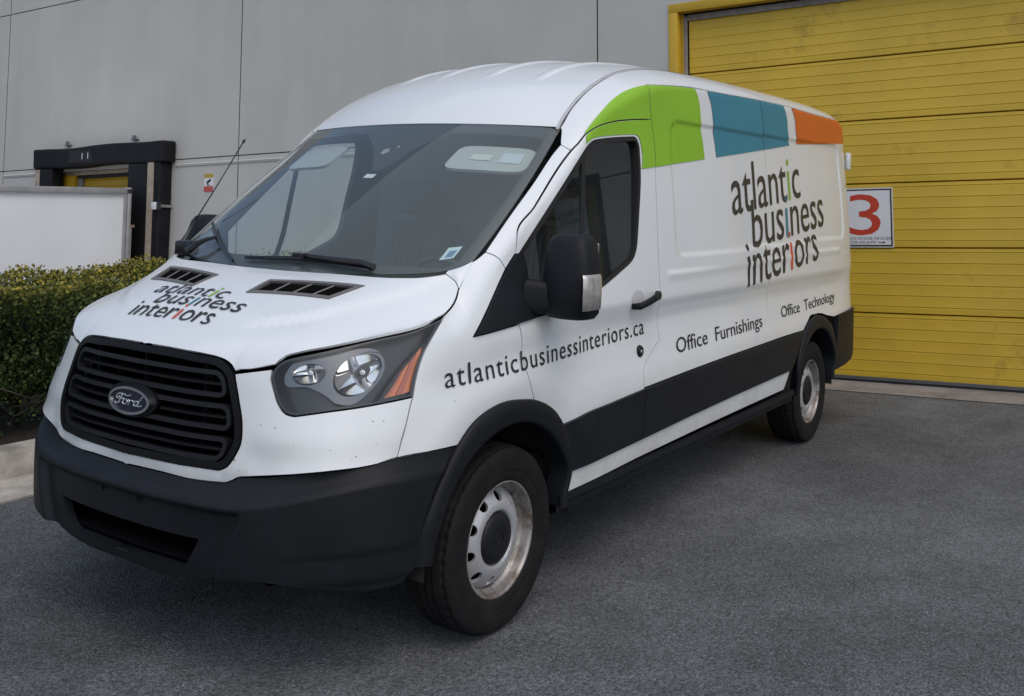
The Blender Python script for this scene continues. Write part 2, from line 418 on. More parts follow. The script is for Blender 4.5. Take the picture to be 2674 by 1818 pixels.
_h = np.array(HC); UC = np.linalg.lstsq(_terms(_h[:, 0], _h[:, 1])*np.where(_h[:, 1] > .86, 4, 1)[:, None], _h[:, 2]*np.where(_h[:, 1] > .86, 4, 1), rcond=None)[0]
def _lip():
    P = [fn_front(a, z) for a, z in HOOD_LIP] + [fn_front(a, 1.045+.18*(a-.455)) for a in (.50, .545)] + [fn_front(a, z+.011) for a, z in LAMP_TOP[1:]][::-1]
    P = np.array(P); P[:, 1] = np.abs(P[:, 1]); P = P[np.argsort(P[:, 1])]
    keep = np.r_[True, np.diff(P[:, 1]) > .004]; P = P[keep]; P = np.r_[P, [[.728, .892, 1.234]]]
    return pchip(P[:, 1], P[:, 0]), pchip(P[:, 1], P[:, 2])
xl_, zl_ = _lip()
lw_ = pchip([0, .40, .55, .70, .9], [.030, .030, .034, .045, .05])
def HZ0(x, y):
    """bonnet: a taut skin that turns down to its front lip"""
    x = np.asarray(x, float); y = np.abs(np.asarray(y, float)); xl = xl_(y); u = np.maximum(x - xl, 0)
    U = _terms(x, y) @ UC; Ul = _terms(xl, y) @ UC
    return U - (Ul - zl_(y))*np.exp(-u/lw_(y)) - .3*np.maximum(xl - x, 0)
yp = pchip([.20, .27, .32, .40, .50, .60, .70, .85], [.30, .36, .44, .54, .61, .67, .73, .80])
def HZ(x, y):
    x = np.asarray(x, float); y = np.abs(np.asarray(y, float))
    pl = (1 - sstep(y, yp(x)-.028, yp(x)+.028))*sstep(x, .25, .315)      # raised middle of the bonnet
    return HZ0(x, y) + .016*pl
def fn_hood(a, b, sgn=-1):
    return np.stack([np.asarray(a, float), sgn*np.asarray(b, float), HZ(a, np.abs(b))], -1)

# windscreen: s across (-1..1), t up (0..1), scaled to metres
WB_ = np.array([(0, .665, 1.338), (.2, .675, 1.340), (.40, .712, 1.345), (.62, .785, 1.356), (.77, .852, 1.372), (.825, .90, 1.392), (.845, .945, 1.412)])
WH_ = np.array([(0, 1.54, 2.006), (.2, 1.548, 2.005), (.40, 1.572, 2.001), (.60, 1.605, 1.993), (.74, 1.64, 1.984), (.765, 1.65, 1.978), (.775, 1.66, 1.970)])
bx_ = pchip(WB_[:, 0]/.845, WB_[:, 1]); bz_ = pchip(WB_[:, 0]/.845, WB_[:, 2])
hx_ = pchip(WH_[:, 0]/.775, WH_[:, 1]); hz_ = pchip(WH_[:, 0]/.775, WH_[:, 2])
SW, TW = .81, .92
def fn_ws(a, b, sgn=-1, off=0.0):
    s = np.asarray(a, float)/SW; t = np.asarray(b, float)/TW; q = np.abs(s)
    x = bx_(q)*(1-t) + hx_(q)*t; z = bz_(q)*(1-t) + hz_(q)*t; y = (.845*(1-t) + .775*t + .020*4*t*(1-t))*s
    bul = .030*4*t*(1-t)*(1-q**4) + off
    return np.stack([x - .62*bul, sgn*y, z + .78*bul], -1)

# roof: q across (-1..1, scaled), p back along the drip channel
re_ = np.array([1.655, 1.758, 1.902, 2.059, 2.225, 2.393, 2.6, 3.0, 4.0, 5.0, 5.6, 5.8, 5.93])
rcx = pchip(re_, [1.54, 1.66, 1.82, 2.0, 2.18, 2.36, 2.58, 3.0, 4.0, 5.0, 5.62, 5.83, 5.96])
rcz = pchip(re_, [2.006, 2.118, 2.225, 2.302, 2.360, 2.402, 2.435, 2.468, 2.495, 2.498, 2.48, 2.45, 2.38])
SR = .72
def fn_roof(a, b, sgn=-1):                                        # a = x of the channel, b = across
    a = np.asarray(a, float); q = np.asarray(b, float)/SR
    ye = yT(a) - .012; ze = zT(a) + .004
    x = a*q*q + rcx(a)*(1-q*q); z = ze*q*q + rcz(a)*(1-q*q)
    for r in (-.62, -.22, .22, .62):
        z = z + .009*np.exp(-((q-r)/.035)**4)*sstep(a, 1.95, 2.12)
    return np.stack([x, sgn*ye*q, z], -1)
# ---------------------------------------------------------------- ground
B0_ = np.array([7.3986, -1.1432, 0.0]); BH = np.array([.01141, -.99868, .05005]); BV = np.array([.02675, .05035, .99837]); BN = np.array([-.99958, -.01005, .02728])
def bw(h=0.0, n=0.0, v=0.0):
    """frame on the warehouse wall: x along the wall, -y out of the wall, z up it"""
    p = B0_ + h*BH + n*BN + v*BV; y = -BN
    return Matrix(((BH[0], y[0], BV[0], p[0]), (BH[1], y[1], BV[1], p[1]), (BH[2], y[2], BV[2], p[2]), (0, 0, 0, 1)))
def lot_z(x, y):
    """the yard falls a little towards the kerb where it meets the building"""
    return sstep(x, 4.9, 6.8)*.0501*np.clip(-1.143-y, -3.2, 8)

def asphalt_mat():
    m = bpy.data.materials.new('asphalt'); m.use_nodes = True; t = m.node_tree; N = t.nodes; L = t.links; b = N['Principled BSDF']
    tc = N.new('ShaderNodeTexCoord')
    def noise(s, d=4, r=.6):
        n = N.new('ShaderNodeTexNoise'); n.inputs['Scale'].default_value = s; n.inputs['Detail'].default_value = d; n.inputs['Roughness'].default_value = r
        L.new(tc.outputs['Object'], n.inputs['Vector']); return n.outputs['Fac']
    def rng_(src, a, b_, c, d):
        r = N.new('ShaderNodeMapRange'); L.new(src, r.inputs[0])
        for i, v in enumerate((a, b_, c, d)): r.inputs[i+1].default_value = v
        return r.outputs[0]
    def math_(op, a, b_):
        q = N.new('ShaderNodeMath'); q.operation = op
        for i, v in enumerate((a, b_)):
            if isinstance(v, (int, float)): q.inputs[i].default_value = v
            else: L.new(v, q.inputs[i])
        return q.outputs[0]
    vo = N.new('ShaderNodeTexVoronoi'); vo.inputs['Scale'].default_value = 120; L.new(tc.outputs['Object'], vo.inputs['Vector'])
    vo2 = N.new('ShaderNodeTexVoronoi'); vo2.inputs['Scale'].default_value = 260; L.new(tc.outputs['Object'], vo2.inputs['Vector'])
    big = rng_(noise(.42, 6, .62), .35, .68, .72, 1.55)
    mid = rng_(noise(3.2, 6, .7), .3, .7, .82, 1.2)
    sep = N.new('ShaderNodeSeparateColor'); L.new(vo.outputs['Color'], sep.inputs[0])
    stone = rng_(sep.outputs[0], 0, 1, .58, 1.55)
    sep2 = N.new('ShaderNodeSeparateColor'); L.new(vo2.outputs['Color'], sep2.inputs[0])
    fine = rng_(sep2.outputs[1], 0, 1, .70, 1.40)
    white = rng_(sep.outputs[2], .975, .985, 0, .9)
    k = math_('MULTIPLY', math_('MULTIPLY', big, mid), math_('MULTIPLY', stone, fine))
    k = math_('ADD', k, white)
    mx = N.new('ShaderNodeMix'); mx.data_type = 'RGBA'; mx.blend_type = 'MULTIPLY'; mx.inputs['Factor'].default_value = 1
    mx.inputs['A'].default_value = (.080, .086, .092, 1)
    cb = N.new('ShaderNodeCombineColor'); [L.new(k, cb.inputs[i]) for i in range(3)]; L.new(cb.outputs[0], mx.inputs['B'])
    L.new(mx.outputs['Result'], b.inputs['Base Color'])
    hgt = math_('ADD', math_('MULTIPLY', vo.outputs['Distance'], -1.0), math_('MULTIPLY', vo2.outputs['Distance'], -.5))
    bp = N.new('ShaderNodeBump'); bp.inputs['Strength'].default_value = .9; bp.inputs['Distance'].default_value = .006
    L.new(hgt, bp.inputs['Height']); L.new(bp.outputs[0], b.inputs['Normal'])
    b.inputs['Roughness'].default_value = .78; b.inputs['Specular IOR Level'].default_value = .35
    return m
ASPH = asphalt_mat()
CONC = mat('kerb_concrete', (.46, .44, .40), .9, noise=(6, .22), bump=(60, .5, .004), dirt=(2.2, (.16, .145, .12), .45, .75))
SLAB = mat('threshold_concrete', (.24, .225, .215), .9, noise=(4, .2), bump=(50, .5, .004), dirt=(3, (.10, .095, .09), .5, .75))

def sheet(name, xs, ys, zf, m, dz=0.0):
    X, Y = np.meshgrid(xs, ys, indexing='ij'); P = np.stack([X, Y, zf(X, Y)+dz], -1)
    o = MB().grid(P).build(name, m, None, True)
    bm = bmesh.new(); bm.from_mesh(o.data); bmesh.ops.recalc_face_normals(bm, faces=bm.faces)
    if sum(f.normal.z for f in bm.faces) < 0: bmesh.ops.reverse_faces(bm, faces=bm.faces)
    bm.to_mesh(o.data); bm.free()
    return tag(o, kind='structure')
far = sheet('ground', np.array([-900., -200, 0, 200, 900]), np.array([-900., -200, 0, 200, 900]), lambda x, y: 0*x-1.32, ASPH)
tag(far, 'dark asphalt ground stretching away beyond the yard', 'ground')
xs = np.r_[-200, -80, -30, -12, np.arange(-6, 4.5, 1.5), np.arange(4.5, 7.61, .1)]
ys = np.r_[-200, -80, -30, np.arange(-14, 1.9, .5), 1.98]
lot = sheet('asphalt_yard', xs, ys, lot_z, ASPH)
tag(lot, 'dark grey asphalt yard in front of the yellow door', 'asphalt')
thr = sheet('threshold_strip', np.arange(6.96, 7.61, .08), np.arange(-9, 1.9, .3), lambda x, y: lot_z(x, y), SLAB, .006)
tag(thr, 'worn pinkish concrete strip along the foot of the yellow door', 'pavement')

# kerb and gutter beside the hedge (runs along the yard)
prof = [(1.975, -.02), (1.975, .010), (2.30, -.004), (2.335, .012), (2.352, .13), (2.372, .152), (2.52, .158), (2.545, .14), (2.55, -.02)]
kp = []
for x in np.r_[-40, -10, np.arange(-4, 6.3, .5), 6.6]: kp.append([(x, y + .004*math.sin(x*1.7), z) for y, z in prof])
kb = MB().grid(kp).build('kerb', CONC, None, auto=35); tag(kb, 'weathered concrete kerb and gutter below the hedge', 'kerb', kind='structure')
SOIL = mat('mulch', (.030, .021, .015), .95, noise=(30, .5), bump=(45, 1.0, .03))
bed = sheet('planting_bed', np.r_[-40, np.arange(-4, 6.7, .25)], np.arange(2.54, 4.3, .2), lambda x, y: .12 + .02*np.sin(x*3)*np.cos(y*4), SOIL)
tag(bed, 'dark mulch bed under the hedge', 'soil')
rw = MB().box(-40, 6.6, 4.2, 4.4, -1.32, .14).build('retaining_wall', CONC); tag(rw, 'low concrete retaining wall behind the hedge', 'wall')

# ---------------------------------------------------------------- warehouse
def wall_mat(name, col):
    m = mat(name, col, .88, noise=(.9, .055), bump=(110, .25, .003)); t = m.node_tree; N = t.nodes; L = t.links; b = N['Principled BSDF']
    src = b.inputs['Base Color'].links[0].from_socket; tc = N.new('ShaderNodeTexCoord'); mp = N.new('ShaderNodeMapping'); mp.inputs['Scale'].default_value = (2.2, 2.2, .16)
    L.new(tc.outputs['Object'], mp.inputs[0]); n = N.new('ShaderNodeTexNoise'); n.inputs['Scale'].default_value = 1.6; n.inputs['Detail'].default_value = 7; L.new(mp.outputs[0], n.inputs['Vector'])
    r = N.new('ShaderNodeMapRange'); r.inputs[1].default_value = .35; r.inputs[2].default_value = .75; r.inputs[3].default_value = 1.015; r.inputs[4].default_value = .955; L.new(n.outputs['Fac'], r.inputs[0])
    hv = N.new('ShaderNodeHueSaturation'); L.new(src, hv.inputs['Color']); L.new(r.outputs[0], hv.inputs['Value']); L.new(hv.outputs[0], b.inputs['Base Color'])
    return m
WALL = wall_mat('wall_paint', (.47, .465, .44)); WALLB = mat('joint_dark', (.10, .10, .095), .9)
def yellow(name, col, rough=.5):
    m = mat(name, col, rough, noise=(1.3, .10), bump=(20, .12, .006), dirt=(2.6, (col[0]*.55, col[1]*.5, col[2]*.6), .56, .80)); return m
YEL = yellow('door_yellow', (.56, .375, .030)); YELD = yellow('frame_yellow', (.50, .315, .018), .45)
STRIP = mat('weather_strip', (.22, .21, .205), .7, noise=(9, .25)); RUB = mat('rubber_seal', (.018, .018, .020), .7)
wh = empty('warehouse', label='pale grey concrete warehouse wall with dark panel joints and yellow doors', cat='building', mw=bw())
flat = lambda a, b: np.stack([np.asarray(a, float), 0*np.asarray(a, float), np.asarray(b, float)], -1)
R4 = lambda a, b, c, d: [[(a, c), (b, c)], [(b, c), (b, d)], [(b, d), (a, d)], [(a, d), (a, c)]]
cols = [-27.2, -21.23, -15.23, -9.22, -3.35, 2.62, 8.6, 14.6]; rows = [-2.2, 2.58, 5.365, 8.2]
DOORO = (-2.365, 1.50, -.3, 3.80); DOCKO = (-13.55, -11.55, .2, 2.62); MAN = (3.85, 4.75, -.2, 2.57)
for i in range(len(cols)-1):
    for j in range(3):
        a, b, c, d = cols[i]+.008, cols[i+1]-.008, rows[j]+.008, rows[j+1]-.008
        if j == 0: d -= .0
        P = [[(a, c), (b, c)], [(b, c), (b, d)], [(b, d), (a, d)], [(a, d), (a, c)]]; holes = []
        if i == 4 and j == 0:   # wide yellow door: open from the ground to the joint
            P = [[(a, c), (DOORO[0], c)], [(DOORO[0], c), (DOORO[0], d)], [(DOORO[0], d), (a, d)], [(a, d), (a, c)]]
            P2 = [[(DOORO[1], c), (b, c)], [(b, c), (b, d)], [(b, d), (DOORO[1], d)], [(DOORO[1], d), (DOORO[1], c)]]
            panel('wall_panel', P2, flat, (0, -1, 0), WALL, wh, s=.6, gap=0, flange=.2)
        if i == 4 and j == 1:
            P = [[(a, c), (DOORO[0], c)], [(DOORO[0], c), (DOORO[0], DOORO[3])], [(DOORO[0], DOORO[3]), (DOORO[1], DOORO[3])], [(DOORO[1], DOORO[3]), (DOORO[1], c)],
                 [(DOORO[1], c), (b, c)], [(b, c), (b, d)], [(b, d), (a, d)], [(a, d), (a, c)]]
        if i == 2 and j == 0: holes = [R4(DOCKO[0], DOCKO[1], DOCKO[2], 2.50)]
        if i == 5 and j == 0: holes = [R4(*MAN)]
        panel('wall_panel', P, flat, (0, -1, 0), WALL, wh, holes, s=.6, gap=0, flange=.2 if (i == 4 or holes) else .025)
bk = MB().box(-27.2, 14.6, .022, .03, -2.2, 8.2)
mk('joint_backing', *(lambda q: (q.V, q.F))(MB().box(-27.2, -13.6, .020, .03, -2.2, 8.2).box(-13.6, -11.5, .020, .03, 2.56, 8.2).box(-11.5, -2.40, .020, .03, -2.2, 8.2).box(-2.40, 1.52, .020, .03, 3.83, 8.2)
   .box(1.52, 3.83, .02, .03, -2.2, 8.2).box(3.83, 4.77, .02, .03, 2.59, 8.2).box(4.77, 14.6, .02, .03, -2.2, 8.2)), WALLB, wh)
for a, b in ((-15.22, -14.0), (-10.58, -9.23), (-9.21, -3.36)):      # small chamfered ledge under the joint
    MB().prism([(0, 2.515), (-.020, 2.500), (-.012, 2.470), (0, 2.462)], lambda y, z, a=a: (a, y, z), lambda y, z, b=b: (b, y, z)).build('wall_ledge', WALL, wh)
mk('roof_deck', *(lambda q: (q.V, q.F))(MB().box(-27.2, 14.6, .3, 20, 8.0, 8.2)), WALLB, wh)
mk('back_mass', *(lambda q: (q.V, q.F))(MB().box(-27.2, 14.6, 1.2, 1.25, -2.2, 8.0)), WALLB, wh)

# wide yellow sectional door
fr = empty('door_frame'); fr.parent = wh
for nm, a, b, c, d in (('jamb', -2.47, -2.365, -.25, 3.80), ('jamb', 1.50, 1.605, -.25, 3.80), ('head', -2.47, 1.605, 3.80, 3.895)):
    MB().box(a, b, -.012, .10, c, d, .004).build(nm, YELD, fr, auto=40)
    if nm == 'jamb':
        s = 1 if a < 0 else -1; e = b if a < 0 else a
        MB().box(min(e, e+s*.012), max(e, e+s*.012), .101, .17, c, 3.80).build('reveal', YELD, fr)
        MB().box(min(e, e+s*.052), max(e, e+s*.052), .125, .150, c, 3.775, .004).build('weather_strip', STRIP, fr)
MB().box(-2.313, 1.448, .125, .150, 3.725, 3.79, .006).build('weather_strip', STRIP, fr)
dr = empty('overhead_door'); dr.parent = wh
def door_section(parent, h0, h1, v0, v1, y, m, ribs, dep=.007, name='door_section', jit=0.0):
    P = [(v0, .022), (v0+.006, 0)]; st = (v1-v0)/ribs
    for k in range(ribs):
        g = v0 + st*(k+.62)
        P += [(g-.010, 0), (g-.007, dep), (g-.002, dep), (g+.006, -.002), (g+.016, 0)]
    P += [(v1-.006, 0), (v1, .022)]
    # the sheet is slightly wavy along its length
    hs_ = np.linspace(h0, h1, 25); ph = rng.uniform(0, 6)
    G = [[(h, y+q+jit*math.sin(h*2.1+ph)+jit*.6*math.sin(h*5.3+ph*2), z) for z, q in P] for h in hs_]
    o = MB().grid(G).build(name, m, parent, auto=25); return o
for k in range(7):
    v0 = .045 + .62*k
    if v0 > 3.75: break
    door_section(dr, -2.30, 1.435, v0+.003, min(v0+.617, 3.78), .155, YEL, 6 if k < 6 else 1, dep=.0022, jit=.0016)
MB().box(-2.30, 1.435, .15, .19, -.012, .046, .012).build('bottom_seal', RUB, dr, auto=40)
MB().box(-2.30, 1.435, .140, .1505, .030, .062, .003).build('seal_retainer', mat('seal_grey', (.12, .125, .13), .55, metal=.4), dr)
# dent in the lowest section
MB().add([(.62, .150, .48), (.66, .1545, .50), (.69, .150, .66), (.655, .153, .64)], [[0, 1, 2, 3]]).build('dent', YEL, dr)

# loading dock: foam shelter round a smaller yellow door
FOAM = mat('dock_foam', (.009, .0095, .012), .62, spec=.2, noise=(3, .35), bump=(14, .25, .01), dirt=(3.5, (.03, .031, .034), .62, .85))
PALE = mat('worn_strip', (.36, .30, .235), .85, noise=(12, .2))
sh = empty('dock_shelter'); sh.parent = wh
def soft(x0, x1, y0, y1, z0, z1, bev, wob, seed):
    bm = bmesh.new(); bmesh.ops.create_cube(bm, size=1)
    for v in bm.verts: v.co = ((x0+x1)/2+v.co.x*(x1-x0), (y0+y1)/2+v.co.y*(y1-y0), (z0+z1)/2+v.co.z*(z1-z0))
    bmesh.ops.bevel(bm, geom=bm.edges[:], offset=bev, segments=3, profile=.5, affect='EDGES')
    bmesh.ops.subdivide_edges(bm, edges=[e for e in bm.edges if e.calc_length() > .2], cuts=9, use_grid_fill=True)
    r = random.Random(seed); p = [r.uniform(0, 6) for _ in range(3)]
    for v in bm.verts: v.co.z += wob*math.sin(v.co.x*3.1+p[0]); v.co.y += wob*.8*math.sin(v.co.x*4.3+v.co.z*3+p[1]); v.co.x += wob*.5*math.sin(v.co.z*3.7+p[2])
    q = MB(); bm.verts.index_update(); q.add([v.co for v in bm.verts], [[v.index for v in f.verts] for f in bm.faces]); bm.free(); return q
soft(-13.93, -10.58, -.245, -.003, 2.545, 2.865, .03, .012, 1).build('header_pad', FOAM, sh, auto=50)
soft(-13.90, -13.42, -.225, -.003, .3, 2.55, .03, .008, 2).build('side_pad', FOAM, sh, auto=50)
soft(-11.42, -10.66, -.225, -.003, .3, 2.55, .03, .008, 3).build('side_pad', FOAM, sh, auto=50)
MB().box(-13.86, -13.735, -.236, -.222, .4, 2.535).build('wear_strip', PALE, sh); MB().box(-10.93, -10.795, -.236, -.222, .4, 2.535).build('wear_strip', PALE, sh)
MB().box(-12.92, -12.12, -.252, -.244, 2.60, 2.80, .004).build('number_plate', mat('plate_black', (.008, .008, .010), .7), sh)
for q in (-12.57, -12.42): MB().box(q, q+.022, -.2535, -.2515, 2.66, 2.755).build('numeral', mat('numeral_grey', (.45, .45, .45), .6), sh)
for q in (-13.3, -11.55): MB().box(q-.07, q+.07, -.06, -.002, 2.93, 2.945).box(q-.04, q+.02, -.05, -.03, 2.945, 3.0).build('bracket', mat('bracket_steel', (.18, .19, .2), .5, metal=.6), sh)
dd = empty('dock_door'); dd.parent = wh
MB().box(-13.55, -13.22, .06, .20, .2, 2.49).build('dock_frame', YELD, dd); MB().box(-11.72, -11.55, .06, .20, .2, 2.49).build('dock_frame', YELD, dd)
MB().box(-13.22, -13.10, .12, .16, .2, 2.49).build('track', STRIP, dd); MB().box(-11.80, -11.72, .12, .16, .2, 2.49).build('track', RUB, dd)
MB().box(-13.55, -11.55, .06, .10, 2.44, 2.50).build('head_strip', PALE, dd); MB().box(-13.2, -11.7, .10, .14, 2.39, 2.44).build('head_strip', RUB, dd)
for k in range(4): door_section(dd, -13.10, -11.72, .2+.55*k+.004, .2+.55*k+.546, .165, YELD, 5, dep=.012)
# plain door to the right of the yellow one, with its notice
md = empty('entrance_door'); md.parent = wh
MB().box(3.85, 4.75, .05, .09, -.2, 2.57, .004).build('door_leaf', mat('door_brown', (.13, .095, .022), .5), md)
MB().box(3.78, 3.85, -.01, .1, -.2, 2.65).box(4.75, 4.82, -.01, .1, -.2, 2.65).box(3.85, 4.75, -.01, .1, 2.57, 2.65).build('door_casing', RUB, md)

# notices and small fittings on the wall
WHITE = mat('sign_white', (.68, .69, .72), .45, noise=(7, .04)); RED = mat('sign_red', (.50, .045, .022), .5, noise=(9, .1)); INK = mat('sign_black', (.014, .015, .018), .5)
sg = empty('number_sign', label='white sign with a big red 3 on the yellow door behind the van', cat='sign', mw=bw(-.465, -.148, 1.575))
MB().box(-.25, .25, -.006, 0, -.288, .288, .002).build('board', mat('sign_rim', (.62, .6, .56), .5), sg)
MB().box(-.238, .238, -.0085, -.006, -.275, .275).build('border', INK, sg)
MB().box(-.224, .224, -.0105, -.0085, -.261, .261).build('face', WHITE, sg)
fy = lambda y: (lambda a, b: np.stack([a, 0*a+y, b], -1))
def put_text(name, body, m, parent, x, z, hgt, wid=None, y=-.0112, align='CENTER', fnm=None, **kw):
    L = text_loops(body, align_x=align, **kw); A = np.concatenate(L); h0 = A[:, 1].max(); w0 = A[:, 0].max()-A[:, 0].min()
    sc = hgt/h0; sx = sc if wid is None else wid/w0
    return letters(name, [np.stack([x+l[:, 0]*sx, z+l[:, 1]*sc], 1) for l in L], fy(y), (0, -1, 0), m, parent, 0, s=9)
put_text('numeral', '3', RED, sg, -.012, -.165, .392, .300, offset=.055)
put_text('notice_text', 'KNOCK ON DOOR FOR ACCESS', INK, sg, 0.012, -.212, .026, .425, offset=.008)
put_text('notice_text', 'BUZZER FOR ENTRY', INK, sg, -.055, -.250, .026, .285, offset=.008)
MB().prism([(.105, -.242), (.150, -.242), (.150, -.249), (.175, -.2385), (.150, -.228), (.150, -.235), (.105, -.235)], lambda a, b: (a, -.0115, b), lambda a, b: (a, -.0105, b)).build('arrow', INK, sg)
cs = empty('camera_notice', label='small yellow white and red camera warning notice beside the black dock shelter', cat='sign', mw=bw(-9.83, .001, 2.21))
MB().box(-.10, .10, -.006, 0, -.13, .13).build('board', WHITE, cs); MB().box(-.10, .10, -.008, -.006, .07, .13).build('yellow_band', mat('notice_yellow', (.42, .32, .05), .5), cs)
MB().box(-.10, .10, -.008, -.006, -.13, -.055).build('red_band', mat('notice_red', (.45, .08, .07), .5), cs)
MB().prism([(-.05, .01), (.03, .055), (.055, .03), (-.01, -.01), (.0, -.035), (.03, -.04), (.03, -.046), (-.02, -.045), (-.03, -.012)], lambda a, b: (a, -.009, b), lambda a, b: (a, -.006, b)).build('camera_symbol', INK, cs)
MB().box(-.08, .08, -.0065, -.0061, -.049, -.042).build('text_line', RED, cs)
cbx = empty('switch_box', label='small white switch box on the wall at the right edge of the dock shelter', cat='switch box', mw=bw(-10.63, .002, 1.88))
MB().box(-.10, .02, -.30, -.23, -.055, .055, .006).build('box_body', WHITE, cbx, auto=40); MB().box(.021, .055, -.30, -.24, -.06, .055, .004).build('cover', mat('switch_dark', (.03, .03, .035), .5), cbx); MB().box(-.05, 0, -.23, 0, -.02, .02).build('conduit', STRIP, cbx)
rs = empty('entrance_sign', label='receiving entrance sign beside the small door right of the yellow one', cat='sign', mw=bw(4.28, -.048, 2.20))
MB().box(-.24, .24, -.012, .0, -.23, .23, .003).build('board', mat('entrance_board', (.30, .34, .36), .5), rs)
put_text('sign_text', 'RECEIVING', INK, rs, 0, .03, .06, .40, y=-.0135, offset=.01); put_text('sign_text', 'ENTRANCE', INK, rs, 0, -.08, .06, .36, y=-.0135, offset=.01)

# ---------------------------------------------------------------- box truck backed on to the dock
BODY = mat('truck_white', (.80, .83, .86), .45, noise=(.8, .05)); ALU = mat('truck_alloy', (.46, .465, .475), .42, metal=.55, noise=(5, .1))
tk = empty('box_truck', (4.0, 11.1, -1.32), 'white box truck with grey metal edging backed up to the dock', 'truck'); ORG[0] = np.array([4.0, 11.1, -1.32])
MB().box(.4, 6.84, 9.92, 12.3, -.36, 1.585).build('cargo_box', BODY, tk)
MB().box(.4, 6.80, 9.895, 9.94, 1.515, 1.60, .006).build('top_rail', ALU, tk, auto=40); MB().box(.4, 6.74, 9.885, 9.90, 1.492, 1.503, .002).build('trim', ALU, tk)
MB().box(6.80, 6.86, 9.89, 10.0, -.36, 1.61, .01).build('corner_post', ALU, tk, auto=40); MB().box(6.745, 6.79, 9.90, 9.93, -.36, 1.49, .003).build('rub_rail', ALU, tk)
MB().box(6.79, 6.865, 9.87, 9.90, 1.53, 1.585, .008).build('marker_lamp', RUB, tk); MB().box(6.855, 6.93, 9.9, 9.98, 1.02, 1.06).build('hinge', mat('hinge_rust', (.25, .17, .13), .7), tk); MB().box(6.862, 6.90, 9.92, 9.96, -.3, 1.02).build('latch_bar', ALU, tk)
MB().box(.4, 6.8, 10.0, 12.2, -.55, -.36).build('chassis', RUB, tk)
for xw, yw in ((5.4, 10.15), (5.4, 11.95), (1.6, 10.15), (1.6, 11.95)):
    MB().lathe([(.0, -.13), (.24, -.13), (.26, -.14), (.46, -.14), (.485, -.10), (.485, .10), (.46, .14), (0, .14)], (xw, yw, -.835), 32).build('wheel', mat('tyre', (.016, .016, .017), .8), tk, auto=40)
ORG[0] = np.zeros(3)

# ---------------------------------------------------------------- clipped hedge
def leaf_mat():
    m = bpy.data.materials.new('hedge_leaf'); m.use_nodes = True; t = m.node_tree; N = t.nodes; L = t.links; b = N['Principled BSDF']
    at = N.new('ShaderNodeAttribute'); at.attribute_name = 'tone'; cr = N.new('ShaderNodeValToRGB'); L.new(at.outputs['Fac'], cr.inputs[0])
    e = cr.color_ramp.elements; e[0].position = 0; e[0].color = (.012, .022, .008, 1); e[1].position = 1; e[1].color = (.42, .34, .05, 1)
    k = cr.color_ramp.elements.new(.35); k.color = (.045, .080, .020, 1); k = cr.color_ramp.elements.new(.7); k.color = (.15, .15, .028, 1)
    L.new(cr.outputs[0], b.inputs['Base Color']); b.inputs['Roughness'].default_value = .6; b.inputs['Subsurface Weight'].default_value = 0
    b.inputs['Specular IOR Level'].default_value = .3
    return m
hd = empty('hedge', (2.0, 3.3, .12), 'clipped green hedge with a warm-lit yellowish top painted into its leaf colour beside the van', 'hedge'); ORG[0] = np.array([2.0, 3.3, .12])
def leaves(n, x0, x1, y0, y1, z0, z1):
    # mostly near the front face and the top, the rest inside; uneven surface
    X = rng.uniform(x0, x1, n); u = rng.random(n)
    top = u < .34; frn = (u >= .34) & (u < .85)
    bump = .05*np.sin(X*3.3)+.045*np.sin(X*8.1+1)+.03*np.sin(X*17)
    Y = rng.uniform(y0, y1, n); Z = rng.uniform(z0, z1, n)
    dpt = rng.exponential(.05, n)
    Z = np.where(top, z1 + bump*.6 + .05*np.sin(Y*7+X*2) - dpt + rng.normal(0, .012, n), Z)
    clump = .09*np.sin(X*5.1+Z*4)+.07*np.sin(X*11.3-Z*9+2)+.05*np.sin(Z*15+X*3)
    fr_y = y0 + .10 + .55*clump - .10*((Z-z0)/(z1-z0)-.6)
    Y = np.where(frn, fr_y + rng.exponential(.07, n), Y)
    rot = .12*(1-np.minimum(1, (Z-z0)/.25)); Y = Y + rot
    # thin out low down so the bare stems show
    keep = rng.random(n) < np.clip(.25 + (Z-z0)/.45, 0, 1); X, Y, Z, top, dpt, frn = (q[keep] for q in (X, Y, Z, top, dpt, frn)); n = len(X)
    tone = .22 + .30*np.clip((Z-(z1-.28))/.28, 0, 1)**1.6 + rng.normal(0, .10, n) + np.where(rng.random(n) < .14, .22, 0)  # leaves coloured lighter and yellower towards the top, as if lit from above
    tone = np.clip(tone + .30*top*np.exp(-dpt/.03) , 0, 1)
    C_ = np.stack([X, Y, Z], 1)
    d = rng.normal(0, 1, (n, 3)); d[:, 2] = np.abs(d[:, 2])*.9+.25; d[:, 1] -= .35; d /= np.linalg.norm(d, axis=1, keepdims=True)
    s = rng.normal(0, 1, (n, 3)); s -= (s*d).sum(1, keepdims=True)*d; s /= np.linalg.norm(s, axis=1, keepdims=True)
    nn = np.cross(d, s); l = rng.uniform(.013, .034, n)[:, None]; w = l*.36
    V = np.stack([C_, C_+d*l*.5+s*w+nn*l*.06, C_+d*l, C_+d*l*.5-s*w+nn*l*.06], 1).reshape(-1, 3)
    F = np.arange(4*n).reshape(n, 4)
    return V, F, np.repeat(tone, 4)
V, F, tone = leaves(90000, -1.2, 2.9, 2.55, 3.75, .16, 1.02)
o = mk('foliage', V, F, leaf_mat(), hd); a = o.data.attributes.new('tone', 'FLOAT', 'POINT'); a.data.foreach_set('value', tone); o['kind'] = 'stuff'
V, F, tone = leaves(16000, 2.9, 6.3, 2.55, 3.75, .16, 1.02)
